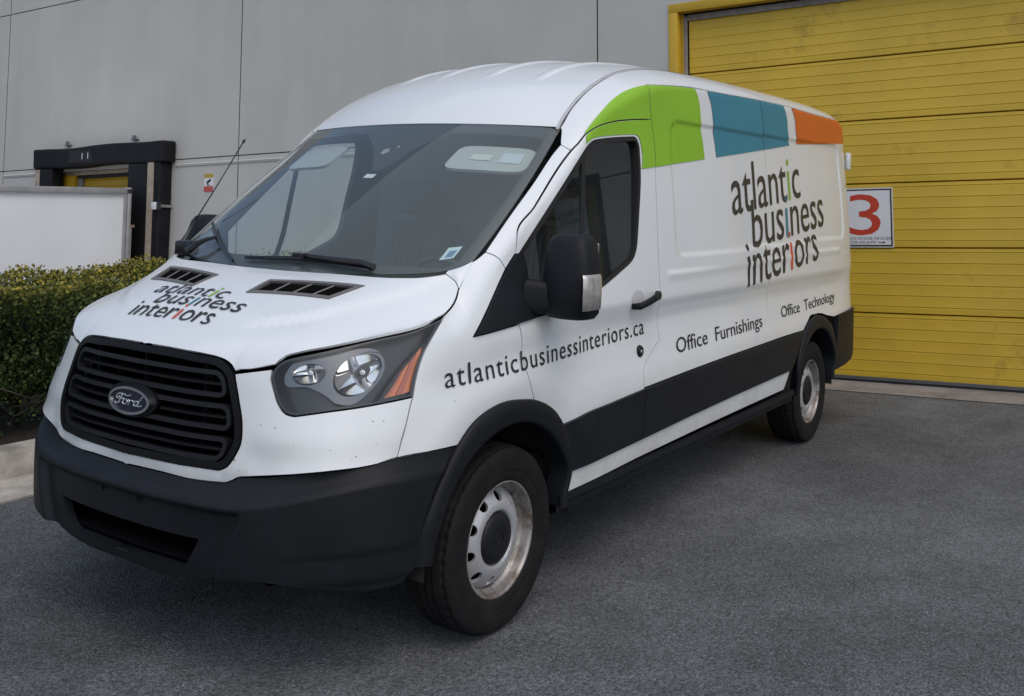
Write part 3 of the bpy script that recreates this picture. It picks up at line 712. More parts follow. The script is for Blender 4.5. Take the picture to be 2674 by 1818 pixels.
o = mk('foliage', V*1, F, MATS.get('x') or bpy.data.materials['hedge_leaf'], hd); a = o.data.attributes.new('tone', 'FLOAT', 'POINT'); a.data.foreach_set('value', tone); o['kind'] = 'stuff'
core = soft(-1.15, 6.25, 2.86, 3.62, .30, .86, .10, .05, 9); core.build('hedge_core', mat('hedge_core', (.006, .009, .004), .95, bump=(18, 1, .05)), hd)  # dark mass added inside to stand for the hedge's inner shade
BARK = mat('hedge_bark', (.085, .070, .052), .9, noise=(20, .3))
for k in range(30):
    x = -1.1 + k*.25 + random.uniform(-.08, .08); y = random.uniform(2.8, 3.3); q = MB(); p = np.array([x, y, .1])
    q.tube([p, p+(random.uniform(-.05, .05), -.02, .3), p+(random.uniform(-.15, .15), random.uniform(-.1, .1), .7)], [.014, .011, .006], 6)
    for j in range(5):
        s0 = p+(0, 0, .08+.1*j); q.tube([s0, s0+(random.uniform(-.25, .25), random.uniform(-.25, .05), .06), s0+(random.uniform(-.4, .4), random.uniform(-.35, .1), .22)], [.006, .005, .003], 5)
    q.build('stem', BARK, hd, True)
ORG[0] = np.zeros(3)
LOOPS = {'blue_a': [[(3.0256, 2.2883), (3.8412, 2.3131)], [(3.8412, 2.3131), (3.8654, 2.2627), (3.8762, 2.1363), (3.9146, 2.0065)], [(3.9146, 2.0065), (3.1203, 1.92)],
            [(3.1203, 1.92), (3.1115, 1.9939), (3.0824, 2.1188), (3.0687, 2.2117), (3.0256, 2.2883)]],
 'blue_b': [[(3.8493, 2.3132), (4.3039, 2.3225)], [(4.3039, 2.3225), (4.3516, 2.2432), (4.355, 2.1445), (4.3945, 2.0611)], [(4.3945, 2.0611), (3.9229, 2.007)],
            [(3.9229, 2.007), (3.8845, 2.1369), (3.8738, 2.2634), (3.8493, 2.3132)]],
 'bumper_rear': [[(1.1995, 0.4057), (1.2126, 0.4864), (1.2522, 0.5454), (1.3151, 0.6212), (1.4088, 0.6887)], [(1.1995, 0.4057), (1.162, 0.3612), (1.0079, 0.35)]],
 'bumper_top': [[(1.4088, 0.6887), (1.251, 0.6938), (1.1187, 0.6913), (1.0102, 0.6798), (0.8724, 0.6872), (0.7357, 0.7021), (0.5655, 0.7109)], [(0.5655, 0.7109), (0.54, 0.7089), (0.5157, 0.697), (0.4932, 0.6892)],
                [(0.4932, 0.6892), (0.4322, 0.6847), (0.1928, 0.684), (0.0, 0.681)]],
 'clad_a': [[(1.3755, 0.7329), (1.4991, 0.7461), (1.8053, 0.7598), (2.118, 0.7734)], [(2.118, 0.7734), (2.0832, 0.5358)], [(2.0832, 0.5358), (1.4535, 0.521)], [(1.4535, 0.521), (1.4409, 0.6225), (1.3755, 0.7329)]],
 'clad_b': [[(2.118, 0.7734), (3.7511, 0.8055), (4.4779, 0.8106)], [(4.4779, 0.8106), (4.3732, 0.727), (4.2671, 0.6134), (4.2161, 0.5775)], [(4.2161, 0.5775), (2.943, 0.5579), (2.0832, 0.5358)],
            [(2.0832, 0.5358), (2.118, 0.7734)]],
 'door': [[(1.1694, 0.8629), (1.1349, 0.9302), (1.1004, 1.0255), (1.0901, 1.107), (1.0737, 1.1707)], [(1.0737, 1.1707), (1.1395, 1.4435)],
          [(1.1395, 1.4435), (1.1588, 1.5117), (1.2931, 1.6279), (1.5986, 1.8768), (1.6975, 1.9547)], [(1.6975, 1.9547), (1.7853, 1.9957), (1.9139, 2.0285), (2.0947, 2.0535), (2.2932, 2.0711)],
          [(2.2932, 2.0711), (2.3124, 1.9568), (2.3085, 1.8222), (2.297, 1.6598), (2.2952, 1.3327), (2.3058, 1.1624), (2.328, 0.9745)], [(2.328, 0.9745), (2.1924, 0.9072), (2.1222, 0.8588), (2.118, 0.7734)],
          [(2.118, 0.7734), (2.106, 0.6179), (2.0563, 0.449)], [(2.0563, 0.449), (1.434, 0.4321)], [(1.434, 0.4321), (1.453, 0.5243), (1.4409, 0.6225), (1.3755, 0.7329), (1.2999, 0.8051), (1.1694, 0.8629)]],
 'fascia': [[(0.4543, 1.041), (0.5891, 1.0659)], [(0.5891, 1.0659), (0.5927, 1.0329)], [(0.5927, 1.0329), (0.61, 0.9995), (0.6377, 0.9535), (0.6676, 0.9272), (0.7016, 0.9203)],
            [(0.7016, 0.9203), (0.8051, 0.9358), (0.927, 0.9479), (1.0821, 0.9646)], [(1.0821, 0.9646), (1.0858, 0.9391), (1.0997, 0.8762), (1.1072, 0.7713)],
            [(1.1072, 0.7713), (1.0068, 0.7602), (0.8705, 0.7545), (0.7274, 0.7401), (0.5558, 0.716)], [(0.5558, 0.716), (0.5311, 0.7119), (0.5035, 0.697), (0.4769, 0.6868)],
            [(0.4769, 0.6868), (0.4158, 0.6811), (0.1906, 0.6839), (0.0, 0.6809)], [(0.0, 0.6809), (0.0, 0.7187)], [(0.0, 0.7187), (0.069, 0.7207), (0.193, 0.7231), (0.3761, 0.7255), (0.4488, 0.7255)],
            [(0.4488, 0.7255), (0.4797, 0.7404), (0.5078, 0.7819), (0.5223, 0.8218), (0.518, 0.8695), (0.4858, 0.962), (0.4552, 1.0373)]],
 'fender': [[(0.4424, 0.7727), (0.4895, 0.8766), (0.5159, 0.9393), (0.5284, 0.9635)], [(0.5284, 0.9635), (0.5522, 1.0347), (0.578, 1.0898), (0.6325, 1.1606), (0.712, 1.2231), (0.7273, 1.2325)],
            [(0.7273, 1.2325), (0.7957, 1.2724), (0.8311, 1.3147)], [(0.8311, 1.3147), (0.9312, 1.4036)], [(0.9312, 1.4036), (0.9687, 1.4233), (1.0084, 1.4477)], [(1.0084, 1.4477), (1.0298, 1.4352), (1.064, 1.3816)],
            [(1.064, 1.3816), (0.8116, 1.1467)], [(0.8116, 1.1467), (1.0737, 1.1707)], [(1.0737, 1.1707), (1.0901, 1.107), (1.1004, 1.0255), (1.1349, 0.9302), (1.1694, 0.8629)],
            [(1.1694, 0.8629), (1.1014, 0.8751), (0.9239, 0.8843), (0.7916, 0.8466), (0.7014, 0.7761)], [(0.7014, 0.7761), (0.5589, 0.777), (0.4424, 0.7727)]],
 'frit': [[(-0.8525, 0.89), (-0.4892, 0.8556), (-0.2327, 0.8474)], [(-0.2327, 0.8474), (-0.0836, 0.7395), (-0.0255, 0.6862), (0.0765, 0.5644)], [(0.0765, 0.5644), (0.1178, 0.5599)],
          [(0.1178, 0.5599), (0.1618, 0.6292), (0.1811, 0.7015), (0.242, 0.7812), (0.2912, 0.8471)], [(0.2912, 0.8471), (0.5264, 0.8523), (0.7183, 0.8441)], [(0.7183, 0.8441), (0.7819, 0.8347), (0.8042, 0.7809)],
          [(0.8042, 0.7809), (0.7991, 0.3697), (0.783, 0.0861)], [(0.783, 0.0861), (0.7772, 0.0423), (0.7327, 0.0268)], [(0.7327, 0.0268), (0.5615, 0.0436), (0.3073, 0.0554), (-0.0598, 0.0656), (-0.2935, 0.0601)],
          [(-0.2935, 0.0601), (-0.45, 0.0609), (-0.5905, 0.0634)], [(-0.5905, 0.0634), (-0.6317, 0.354), (-0.7409, 0.7184), (-0.8525, 0.89)]],
 'green_door': [[(1.6879, 1.9108), (1.7372, 1.9381), (1.8341, 1.9566), (1.9344, 1.9685), (2.0835, 1.982)], [(2.0835, 1.982), (2.1487, 1.9751), (2.1726, 1.924)], [(2.1726, 1.924), (2.1749, 1.8584), (2.1574, 1.8185)],
                [(2.1574, 1.8185), (2.3078, 1.8337)], [(2.3078, 1.8337), (2.3098, 1.9567), (2.2904, 2.0689)], [(2.2904, 2.0689), (2.0943, 2.0497), (1.9136, 2.0248), (1.7843, 1.9921), (1.7011, 1.9515)],
                [(1.7011, 1.9515), (1.6879, 1.9108)]],
 'green_rail': [[(1.7061, 1.9675), (1.8324, 2.0564), (1.9982, 2.1513), (2.1309, 2.2038), (2.2993, 2.2445)], [(2.2993, 2.2445), (2.2865, 2.1824), (2.2909, 2.0728)],
                [(2.2909, 2.0728), (2.0951, 2.0572), (1.9143, 2.0321), (1.7865, 1.9993), (1.6998, 1.9584)], [(1.6998, 1.9584), (1.7061, 1.9675)]],
 'green_side': [[(2.3024, 2.2438), (2.62, 2.2708), (2.8559, 2.2856)], [(2.8559, 2.2856), (2.8954, 2.2213), (2.9096, 2.1011), (2.94, 1.9946), (2.95, 1.9013)], [(2.95, 1.9013), (2.3129, 1.8339)],
                [(2.3129, 1.8339), (2.3149, 1.957), (2.2961, 2.0713), (2.292, 2.183), (2.3024, 2.2438)]],
 'grille': [[(0.0, 1.0975), (0.2983, 1.0913), (0.3839, 1.0844), (0.4277, 1.0639), (0.4552, 1.0373)],
            [(0.4552, 1.0373), (0.4858, 0.962), (0.518, 0.8695), (0.5223, 0.8218), (0.5078, 0.7819), (0.4797, 0.7404), (0.4488, 0.7255)],
            [(0.4488, 0.7255), (0.3761, 0.7255), (0.193, 0.7231), (0.069, 0.7207), (0.0, 0.7187)]],
 'headlamp': [[(1.0507, 1.2247), (0.9738, 1.1887), (0.8603, 1.1633), (0.7388, 1.1305), (0.6498, 1.1078)], [(0.6498, 1.1078), (0.6125, 1.0918), (0.5933, 1.065), (0.5927, 1.0329)],
              [(0.5927, 1.0329), (0.61, 0.9995), (0.6377, 0.9535), (0.6676, 0.9272), (0.7016, 0.9203)], [(0.7016, 0.9203), (0.8051, 0.9358), (0.927, 0.9479), (1.0821, 0.9646)],
              [(1.0821, 0.9646), (1.0621, 1.0341), (1.0512, 1.0886), (1.0498, 1.1592), (1.0507, 1.2247)]],
 'hood': [[(0.1405, 0.0), (0.1093, 0.1014), (0.1245, 0.2994), (0.141, 0.3815), (0.1439, 0.4264), (0.1445, 0.4524)], [(0.1445, 0.4524), (0.1923, 0.5816)], [(0.194, 0.5795), (0.2101, 0.5921), (0.2259, 0.6148)],
          [(0.2259, 0.6148), (0.3186, 0.7138), (0.4686, 0.8001), (0.6149, 0.8559), (0.7278, 0.8921)], [(0.7278, 0.8921), (0.7888, 0.8854), (0.836, 0.865)], [(0.836, 0.865), (0.8506, 0.8381), (0.8474, 0.7916)],
          [(0.8474, 0.7916), (0.7884, 0.7392), (0.7377, 0.6499), (0.6787, 0.3315), (0.6653, 0.1467), (0.663, 0.0)]],
 'intake': [[(0.2476, 0.4913), (0.3972, 0.4931)], [(0.3972, 0.4931), (0.384, 0.4691), (0.342, 0.4015)], [(0.342, 0.4015), (0.3125, 0.3835), (0.2543, 0.3826), (0.1743, 0.3821)]],
 'orange': [[(4.4683, 2.3242), (5.0, 2.318), (5.78, 2.328)], [(5.78, 2.328), (5.845, 2.16)], [(5.845, 2.16), (4.5489, 2.0779)], [(4.5489, 2.0779), (4.5232, 2.156), (4.5191, 2.2514), (4.4683, 2.3242)]],
 'pillar': [[(1.0084, 1.4477), (1.0298, 1.4352), (1.064, 1.3816)], [(1.064, 1.3816), (1.1395, 1.4435)], [(1.1395, 1.4435), (1.1588, 1.5117), (1.2931, 1.6279), (1.5986, 1.8768)], [(1.5986, 1.8768), (1.5913, 1.9055)],
            [(1.5913, 1.9055), (1.4153, 1.7664), (1.2412, 1.6339), (1.0084, 1.4477)]],
 'rail': [[(1.5986, 1.8768), (1.6975, 1.9547)], [(1.6975, 1.9547), (1.7853, 1.9957), (1.9139, 2.0285), (2.0947, 2.0535), (2.2932, 2.0711)], [(2.2932, 2.0711), (2.289, 2.1827), (2.3048, 2.2471)],
          [(2.3048, 2.2471), (2.6245, 2.2754), (2.8602, 2.2903), (3.0291, 2.2931), (3.8497, 2.3177), (4.3122, 2.3285), (5.0, 2.325), (5.8, 2.335)], [(5.8, 2.335), (5.8, 2.39)],
          [(5.8, 2.39), (5.6, 2.42), (5.0, 2.43), (4.0, 2.425), (3.0, 2.4), (2.6, 2.37), (2.393, 2.337), (2.225, 2.297), (2.059, 2.235), (1.902, 2.16), (1.758, 2.067), (1.66, 1.9896)], [(1.66, 1.9896), (1.5913, 1.9055)],
          [(1.5913, 1.9055), (1.5986, 1.8768)]],
 'sail': [[(0.8116, 1.1467), (0.9519, 1.28), (1.1395, 1.4435)], [(1.1395, 1.4435), (1.1677, 1.4244), (1.1723, 1.3817), (1.1546, 1.315)], [(1.1546, 1.315), (1.2084, 1.2744), (1.3166, 1.221), (1.3241, 1.1957)],
          [(1.3241, 1.1957), (1.074, 1.1721), (0.8116, 1.1467)]],
 'side_a': [[(2.3048, 2.2471), (2.6245, 2.2754), (2.8602, 2.2903), (3.0291, 2.2931), (3.8497, 2.3177)], [(3.8497, 2.3177), (3.8696, 2.263), (3.8804, 2.1366), (3.9217, 1.8796), (3.8955, 1.5948), (3.8394, 1.2132)],
            [(3.8394, 1.2132), (3.844, 1.1211), (3.8751, 1.0111), (3.7744, 0.8888), (3.7511, 0.8055)], [(3.7511, 0.8055), (2.8253, 0.7911), (2.118, 0.7734)],
            [(2.118, 0.7734), (2.1222, 0.8588), (2.1924, 0.9072), (2.328, 0.9745)], [(2.328, 0.9745), (2.3058, 1.1624), (2.2952, 1.3327), (2.297, 1.6598), (2.3085, 1.8222), (2.3124, 1.9568), (2.2932, 2.0711)],
            [(2.2932, 2.0711), (2.289, 2.1827), (2.3048, 2.2471)]],
 'side_b': [[(3.8497, 2.3177), (4.3122, 2.3285), (5.0, 2.325), (5.8, 2.335)], [(5.8, 2.335), (5.845, 2.2), (5.875, 2.0), (5.905, 1.5), (5.915, 1.0), (5.915, 0.84)], [(5.915, 0.84), (5.3, 0.84)],
            [(5.3, 0.84), (5.2, 0.84)], [(5.2, 0.84), (5.05, 0.86), (4.9, 0.888), (4.773, 0.893), (4.65, 0.888), (4.5942, 0.8638), (4.4779, 0.8106)], [(4.4779, 0.8106), (4.1086, 0.8104), (3.7511, 0.8055)],
            [(3.7511, 0.8055), (3.7744, 0.8888), (3.8751, 1.0111), (3.844, 1.1211), (3.8394, 1.2132)], [(3.8394, 1.2132), (3.8955, 1.5948), (3.9217, 1.8796), (3.8804, 2.1366), (3.8696, 2.263), (3.8497, 2.3177)]],
 'sill': [[(2.0832, 0.5358), (2.943, 0.5579), (4.2161, 0.5775)], [(4.2161, 0.5775), (4.1099, 0.466)], [(4.1099, 0.466), (2.9084, 0.4597), (2.0563, 0.449)], [(2.0563, 0.449), (2.0832, 0.5358)]],
 'vent': [[(0.4452, 0.1691), (0.5433, 0.163)], [(0.5433, 0.163), (0.6215, 0.5545)], [(0.6215, 0.5545), (0.514, 0.5129)], [(0.514, 0.5129), (0.4452, 0.1691)]],
 'window': [[(1.1497, 1.4311), (1.3946, 1.6436), (1.5846, 1.8051), (1.6858, 1.8917)], [(1.6858, 1.8917), (1.7357, 1.9241), (1.8327, 1.9441), (1.933, 1.9558), (2.0712, 1.9683)],
            [(2.0712, 1.9683), (2.1321, 1.9628), (2.1532, 1.9229)], [(2.1532, 1.9229), (2.15, 1.82), (2.1076, 1.5973), (2.0771, 1.4515)], [(2.0771, 1.4515), (2.0441, 1.3945), (1.9881, 1.3607)],
            [(1.9881, 1.3607), (1.7266, 1.2684), (1.4935, 1.2122), (1.3094, 1.1954)], [(1.3094, 1.1954), (1.1008, 1.1815)], [(1.1008, 1.1815), (1.1497, 1.4311)]]}
# ---------------------------------------------------------------- the van
van = empty('delivery_van', (3.0, 0, 0), 'white high-roofed delivery van with coloured blocks and atlantic business interiors lettering', 'van'); ORG[0] = np.array([3.0, 0, 0])
def van_paint():
    m = mat('van_white', (.70, .735, .755), .34, coat=.7, coat_rough=.03, noise=(2.2, .02), dirt=(3.5, (.46, .43, .38), .40, .85, .42, .95)); t = m.node_tree; N = t.nodes; L = t.links; b = N['Principled BSDF']
    src = b.inputs['Base Color'].links[0].from_socket; tc = N.new('ShaderNodeTexCoord'); cur = src
    for sc, lim, zlo, zhi, colr in ((26, .030, .55, 1.22, (.10, .085, .065, 1)), (60, .05, .45, 1.05, (.22, .19, .15, 1))):       # splashed road specks, thicker low down on the nose
        vo = N.new('ShaderNodeTexVoronoi'); vo.inputs['Scale'].default_value = sc; L.new(tc.outputs['Object'], vo.inputs['Vector'])
        sp = N.new('ShaderNodeSeparateColor'); L.new(vo.outputs['Color'], sp.inputs[0]); sx = N.new('ShaderNodeSeparateXYZ'); L.new(tc.outputs['Object'], sx.inputs[0])
        mz = N.new('ShaderNodeMapRange'); mz.inputs[1].default_value = zhi; mz.inputs[2].default_value = zlo; mz.inputs[3].default_value = 0; mz.inputs[4].default_value = .40; L.new(sx.outputs['Z'], mz.inputs[0])
        mxx = N.new('ShaderNodeMapRange'); mxx.inputs[1].default_value = -1.95; mxx.inputs[2].default_value = -2.55; mxx.inputs[3].default_value = .10; mxx.inputs[4].default_value = 1; L.new(sx.outputs['X'], mxx.inputs[0])
        mzz = N.new('ShaderNodeMath'); mzz.operation = 'MULTIPLY'; L.new(mz.outputs[0], mzz.inputs[0]); L.new(mxx.outputs[0], mzz.inputs[1])
        lt_ = N.new('ShaderNodeMath'); lt_.operation = 'LESS_THAN'; L.new(sp.outputs[0], lt_.inputs[0]); L.new(mzz.outputs[0], lt_.inputs[1])
        rd = N.new('ShaderNodeMath'); rd.operation = 'MULTIPLY'; L.new(sp.outputs[1], rd.inputs[0]); rd.inputs[1].default_value = lim*4.5
        ds = N.new('ShaderNodeMath'); ds.operation = 'LESS_THAN'; L.new(vo.outputs['Distance'], ds.inputs[0]); L.new(rd.outputs[0], ds.inputs[1])
        mu = N.new('ShaderNodeMath'); mu.operation = 'MULTIPLY'; L.new(lt_.outputs[0], mu.inputs[0]); L.new(ds.outputs[0], mu.inputs[1])
        m2 = N.new('ShaderNodeMath'); m2.operation = 'MULTIPLY'; L.new(mu.outputs[0], m2.inputs[0]); m2.inputs[1].default_value = .6
        mx = N.new('ShaderNodeMix'); mx.data_type = 'RGBA'; L.new(m2.outputs[0], mx.inputs['Factor']); L.new(cur, mx.inputs['A']); mx.inputs['B'].default_value = colr; cur = mx.outputs['Result']
    L.new(cur, b.inputs['Base Color']); return m
PAINT = van_paint()
BLACK = mat('bumper_plastic', (.0105, .0120, .0155), .50, spec=.20, noise=(7, .18), bump=(420, .12, .001), dirt=(9, (.030, .029, .029), .62, .88))
GLOSSB = mat('black_trim', (.010, .010, .012), .28); SHADE = mat('shade_black', (.008, .008, .009), .9, spec=.08)  # near-black SHADE puts the shade of gaps and hollows into the colour
RUBB = mat('window_rubber', (.010, .010, .011), .45)
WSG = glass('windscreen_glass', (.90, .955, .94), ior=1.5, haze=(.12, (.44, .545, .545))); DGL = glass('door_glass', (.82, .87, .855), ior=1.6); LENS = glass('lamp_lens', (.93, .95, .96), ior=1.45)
CHROME = mat('chrome', (.78, .79, .80), .10, metal=1.0); SILV = mat('lamp_silver', (.42, .43, .44), .28, metal=.8)
LM = LOOPS
OUT = (0, -1, 0)
def side_panel(name, key, m, parent=None, holes=(), s=.04, off=0.0, gap=.0028, flange=.014, gap_backing=True):
    parent = parent or van
    o = panel(name, LM[key], fn_side, OUT, m, parent, [LM[h] for h in holes], s, gap, flange, off)
    if gap_backing:
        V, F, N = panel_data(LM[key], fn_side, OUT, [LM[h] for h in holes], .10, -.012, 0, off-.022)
        mk('gap_backing', V, F, SHADE, o, True, N)  # dark sheet added behind the panel gaps so they read as shade
    return o
near = []
near.append(side_panel('fender', 'fender', PAINT, s=.025, gap_backing=False))
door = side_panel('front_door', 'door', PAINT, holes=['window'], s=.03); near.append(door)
near.append(side_panel('pillar', 'pillar', PAINT, s=.025, gap_backing=False)); near.append(side_panel('roof_rail', 'rail', PAINT, s=.025, gap_backing=False))
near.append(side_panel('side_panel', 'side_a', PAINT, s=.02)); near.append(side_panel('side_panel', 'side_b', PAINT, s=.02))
near.append(side_panel('sill', 'sill', PAINT)); near.append(side_panel('door_cladding', 'clad_a', BLACK, off=.014, flange=.018, gap_backing=False)); near.append(side_panel('side_cladding', 'clad_b', BLACK, off=.014, flange=.018, gap_backing=False))
near.append(side_panel('mirror_sail', 'sail', BLACK, off=.012, flange=.02, gap_backing=False))
# door glass, rubber frame, divider
wl = loop2(LM['window'], .02)
def ringp(name, outer, inner, fn, out, m, parent, off, s=.03, flange=.006): return panel(name, outer, fn, out, m, parent, [inner], s, 0, flange, off, raw=True)
ringp('window_seal', wl, inset(wl, .020), fn_side, OUT, RUBB, door, .003, flange=.030)
wy = fn_side(wl[:, 0], wl[:, 1])[:, 1]; wc = np.linalg.lstsq(np.c_[np.ones(len(wl)), wl], wy, rcond=None)[0]      # the pane is flat
fn_pane = lambda a, b: np.stack([np.asarray(a, float), wc[0]+wc[1]*np.asarray(a, float)+wc[2]*np.asarray(b, float)+.014, np.asarray(b, float)], -1)
panel('window_glass', inset(wl, .004), fn_pane, OUT, DGL, door, s=.2, gap=0, flange=0, off=0, raw=True)
panel('window_divider', [[(1.690, 1.895), (1.655, 1.64), (1.606, 1.36), (1.570, 1.235)], [(1.570, 1.235), (1.538, 1.228)], [(1.538, 1.228), (1.575, 1.36), (1.625, 1.64), (1.660, 1.885)], [(1.660, 1.885), (1.690, 1.895)]], fn_side, OUT, RUBB, door, gap=0, flange=.008, off=-.003)
# door handle and lock
def on_side(x, z, off=0.0): p = fn_side(np.array(x), np.array(z)); n = normals_of(fn_side, np.array([x]), np.array([z]))[0]; n = n if n[1] < 0 else -n; return p + off*n
cup = [[(2.065+.062*math.cos(t), 1.196+.042*math.sin(t)) for t in np.linspace(0, 2*math.pi, 25)]]
panel('handle_cup', cup, fn_side, OUT, mat('cup_grey', (.50, .51, .53), .4), door, s=.02, gap=0, flange=0, off=.0015)
hp = [(1.995, 1.170), (2.02, 1.176), (2.08, 1.186), (2.15, 1.197), (2.215, 1.205), (2.235, 1.205)]
g = []
for i, (x, z) in enumerate(hp):
    o_ = (.012, .040, .050, .050, .040, .012)[i]; r = (.014, .017, .018, .019, .021, .020)[i]; c = on_side(x, z, o_)
    g.append([c + np.array([0, .55*r*math.cos(t), r*math.sin(t)]) for t in np.linspace(0, 2*math.pi, 12, endpoint=False)])
q = MB().grid(g, True); q.F += [list(range(12)), list(range(60, 72))]; q.build('door_handle', BLACK, door, True)
c = on_side(2.106, .945, 0); MB().lathe([(0, -.012), (.022, -.012), (.028, -.006), (.030, .003)], c, 24).build('lock', BLACK, door, auto=40); MB().lathe([(0, -.0145), (.009, -.014), (.011, -.011)], c, 16).build('keyhole', SILV, door, True)

# ---- roof
A_, B_ = np.meshgrid(np.r_[np.linspace(1.655, 2.6, 40), np.linspace(2.65, 5.93, 40)], np.linspace(-SR, SR, 121), indexing='ij')
P = fn_roof(A_, B_); n_ = normals_of(fn_roof, A_.ravel(), B_.ravel()); n_ = np.where(n_[:, 2:] < 0, -n_, n_)
q = MB().grid(P); ff = q.F
v_ = np.array(q.V); c_ = np.cross(v_[ff[50][1]]-v_[ff[50][0]], v_[ff[50][2]]-v_[ff[50][0]])
roof = mk('roof', q.V, ff if c_[2] > 0 else [f[::-1] for f in ff], PAINT, van, True, n_)
for sg_ in (-1, 1):                                                     # drip channel between roof skin and rail
    pts = []
    for x in np.r_[1.655, 1.70, 1.758, np.linspace(1.85, 5.9, 45)]:
        y = yT(x); z = zT(x); pts.append([(x, sg_*(y-.015), z+.003), (x, sg_*(y-.012), z-.006), (x, sg_*(y-.001), z-.006), (x, sg_*(y+.004), z-.002)])
    MB().grid(pts).build('roof_channel', mat('channel_grey', (.48, .49, .50), .6), roof, True)
Pl = fn_roof(A_[:45:4, ::6], B_[:45:4, ::6]) - np.array([0, 0, .045]); MB().grid(Pl).build('headliner', mat('headliner_grey', (.42, .43, .42), .9), roof, True)

# ---- bonnet with two grilles
def halves(curves, fn, out, holes=(), s=.03, gap=0.0, flange=.014, off=0.0, raw=False, joined=True):
    V, F, N = panel_data(curves, fn, out, holes, s, gap, flange, off, raw, .035)
    m_ = np.array([1, -1, 1]); n = len(V)
    return np.r_[V, V*m_], F + [[i+n for i in f[::-1]] for f in F], np.r_[N, N*m_]
def inset_open(curves, d, axis_lim=.012):
    """inset a half outline but keep its points on the centre line"""
    return curves
def half_loop(curves, s, gap, k):
    L = loop2(curves, s*.6); L2 = inset(L, gap); c = np.abs(L[:, k]) < 1e-6; L2[:, k] = np.maximum(L2[:, k], 0); L2[c] = L[c]; return L2
UP = (-.3, 0, 1)
LM['hood'][0] = [(float(q[0]), float(-q[1])) if i_ else (float(q[0]), 0.0) for i_, q in enumerate(fn_front(a_, z_) for a_, z_ in HOOD_LIP)]
_e = [fn_front(a_, z_+.011) for a_, z_ in LAMP_TOP[1:]][::-1]
LM['hood'][1] = [LM['hood'][0][-1], (float(fn_front(.52, 1.0567)[0]), float(-fn_front(.52, 1.0567)[1])), (float(_e[0][0]), float(-_e[0][1]))]
LM['hood'][2] = [(float(q[0]), float(-q[1])) for q in _e[:3]]
LM['hood'][3] = [(float(q[0]), float(-q[1])) for q in _e[2:]] + [LM['hood'][4][0]]
hl_ = half_loop(LM['hood'] + [[LM['hood'][-1][-1], (.40, 0.0), LM['hood'][0][0]]], .03, .003, 1)
vent = loop2(LM['vent'], .02)
V, F, N = halves(hl_, fn_hood, UP, [inset(vent, .004)], .02, 0, .009, raw=True); hood = mk('bonnet', V, F, PAINT, van, True, N)
FRAME = mat('vent_frame', (.16, .155, .15), .5, metal=.3); SLAT = mat('vent_slat', (.016, .015, .014), .6)
def vents(sg_):
    vt = MB(); e = empty('bonnet_vent'); e.parent = van; e.location = (0, 0, 0)
    f_ = lambda a, b: fn_hood(a, b, -1)*np.array([1, sg_, 1])
    panel('vent_rim', inset(vent, -.012), f_, (0, 0, 1), FRAME, e, [inset(vent, .006)], .02, 0, .012, .004, raw=True)
    panel('vent_floor', inset(vent, -.004), f_, (0, 0, 1), SHADE, e, s=.06, gap=0, flange=0, off=-.035, raw=True)
    c0, c1, c2, c3 = [np.array(LM['vent'][k][0]) for k in range(4)]     # inner-front, inner-rear, outer-rear, outer-front
    bi = lambda u, w: (c0*(1-u)+c1*u)*(1-w) + (c3*(1-u)+c2*u)*w
    q = MB()
    for u in np.linspace(.08, .92, 8):
        row = []
        for w in np.linspace(.01, .99, 12):
            a, b = bi(u, w); a2, b2 = bi(min(u+.05, .99), w); p = f_(np.array(a), np.array(b)); p2 = f_(np.array(a2), np.array(b2)); row.append((p-(0, 0, .004), p2-(0, 0, .014)))
        q.grid([[r[0] for r in row], [r[1] for r in row]])
    q.build('louvre', SLAT, e); q = MB()
    for w in (.25, .5, .75): q.tube([f_(*map(np.array, bi(u, w)))-(0, 0, .003) for u in np.linspace(.02, .98, 6)], .0035, 6)
    q.build('vent_bar', FRAME, e)
vents(1); vents(-1)
# corner between bonnet, windscreen and wing
Ac = [fn_hood(np.array(a), np.array(b)) for a, b in spline(LM['hood'][5], .012)]; n_ = len(Ac)
for sg_ in (1, -1):
    G = []
    for i, p in enumerate(Ac):
        t = i/(n_-1); w = fn_ws(np.array(SW*(1.0-.066*t)), np.array(0.0)); mid = (p+w)/2 + np.array([-.006, -.004, .006])*(1-abs(2*t-1))
        row = [p*(1-u)+w*u + (mid-(p+w)/2)*4*u*(1-u) for u in np.linspace(0, 1, 6)]; G.append([r*np.array([1, sg_, 1]) for r in row])
    MB().grid(G).build('cowl_corner', PAINT, van, True)
    G = []                                                              # strip closing the wing top against the corner
    for x in np.linspace(.836, .945, 8):
        a_ = fn_side(np.array(x), np.array(float(zT(x)))); t = (x-.836)/.109; b_ = Ac[0]*(1-t) + fn_ws(np.array(SW), np.array(0.0))*t; G.append([a_*np.array([1, sg_, 1]), b_*np.array([1, sg_, 1])])
    MB().grid(G).build('wing_edge', PAINT, van, True)

# ---- nose panel, grille, badge
FO = (-1, -.3, 0)
V, F, N = halves(half_loop(LM['fascia'], .03, .0028, 0), fn_front, FO, (), .025, 0, .014, raw=True); mk('nose_panel', V, F, PAINT, van, True, N)
gl_ = loop2(LM['grille'], .015); full = np.r_[gl_, (gl_[::-1]*[-1, 1])[1:-1]] if abs(gl_[-1][0]) < 1e-6 else np.r_[gl_, [[0.0, LM['grille'][2][-1][1]]], (gl_[::-1]*[-1, 1])[:-1]]
grille = empty('grille'); grille.parent = van
GB = mat('grille_black', (.0055, .0058, .0072), .42, spec=.22); GS = mat('grille_slat', (.012, .013, .0165), .38, spec=.3)
panel('grille_surround', inset(full, .002), fn_front, FO, GB, grille, [inset(full, .026)], .02, 0, .05, .006, raw=True)
panel('grille_backing', inset(full, .004), fn_front, FO, mat('grille_void', (.002, .002, .0025), .9, spec=0), grille, s=.05, gap=0, flange=0, off=-.075, raw=True)  # near-black sheet standing for the shade behind the grille
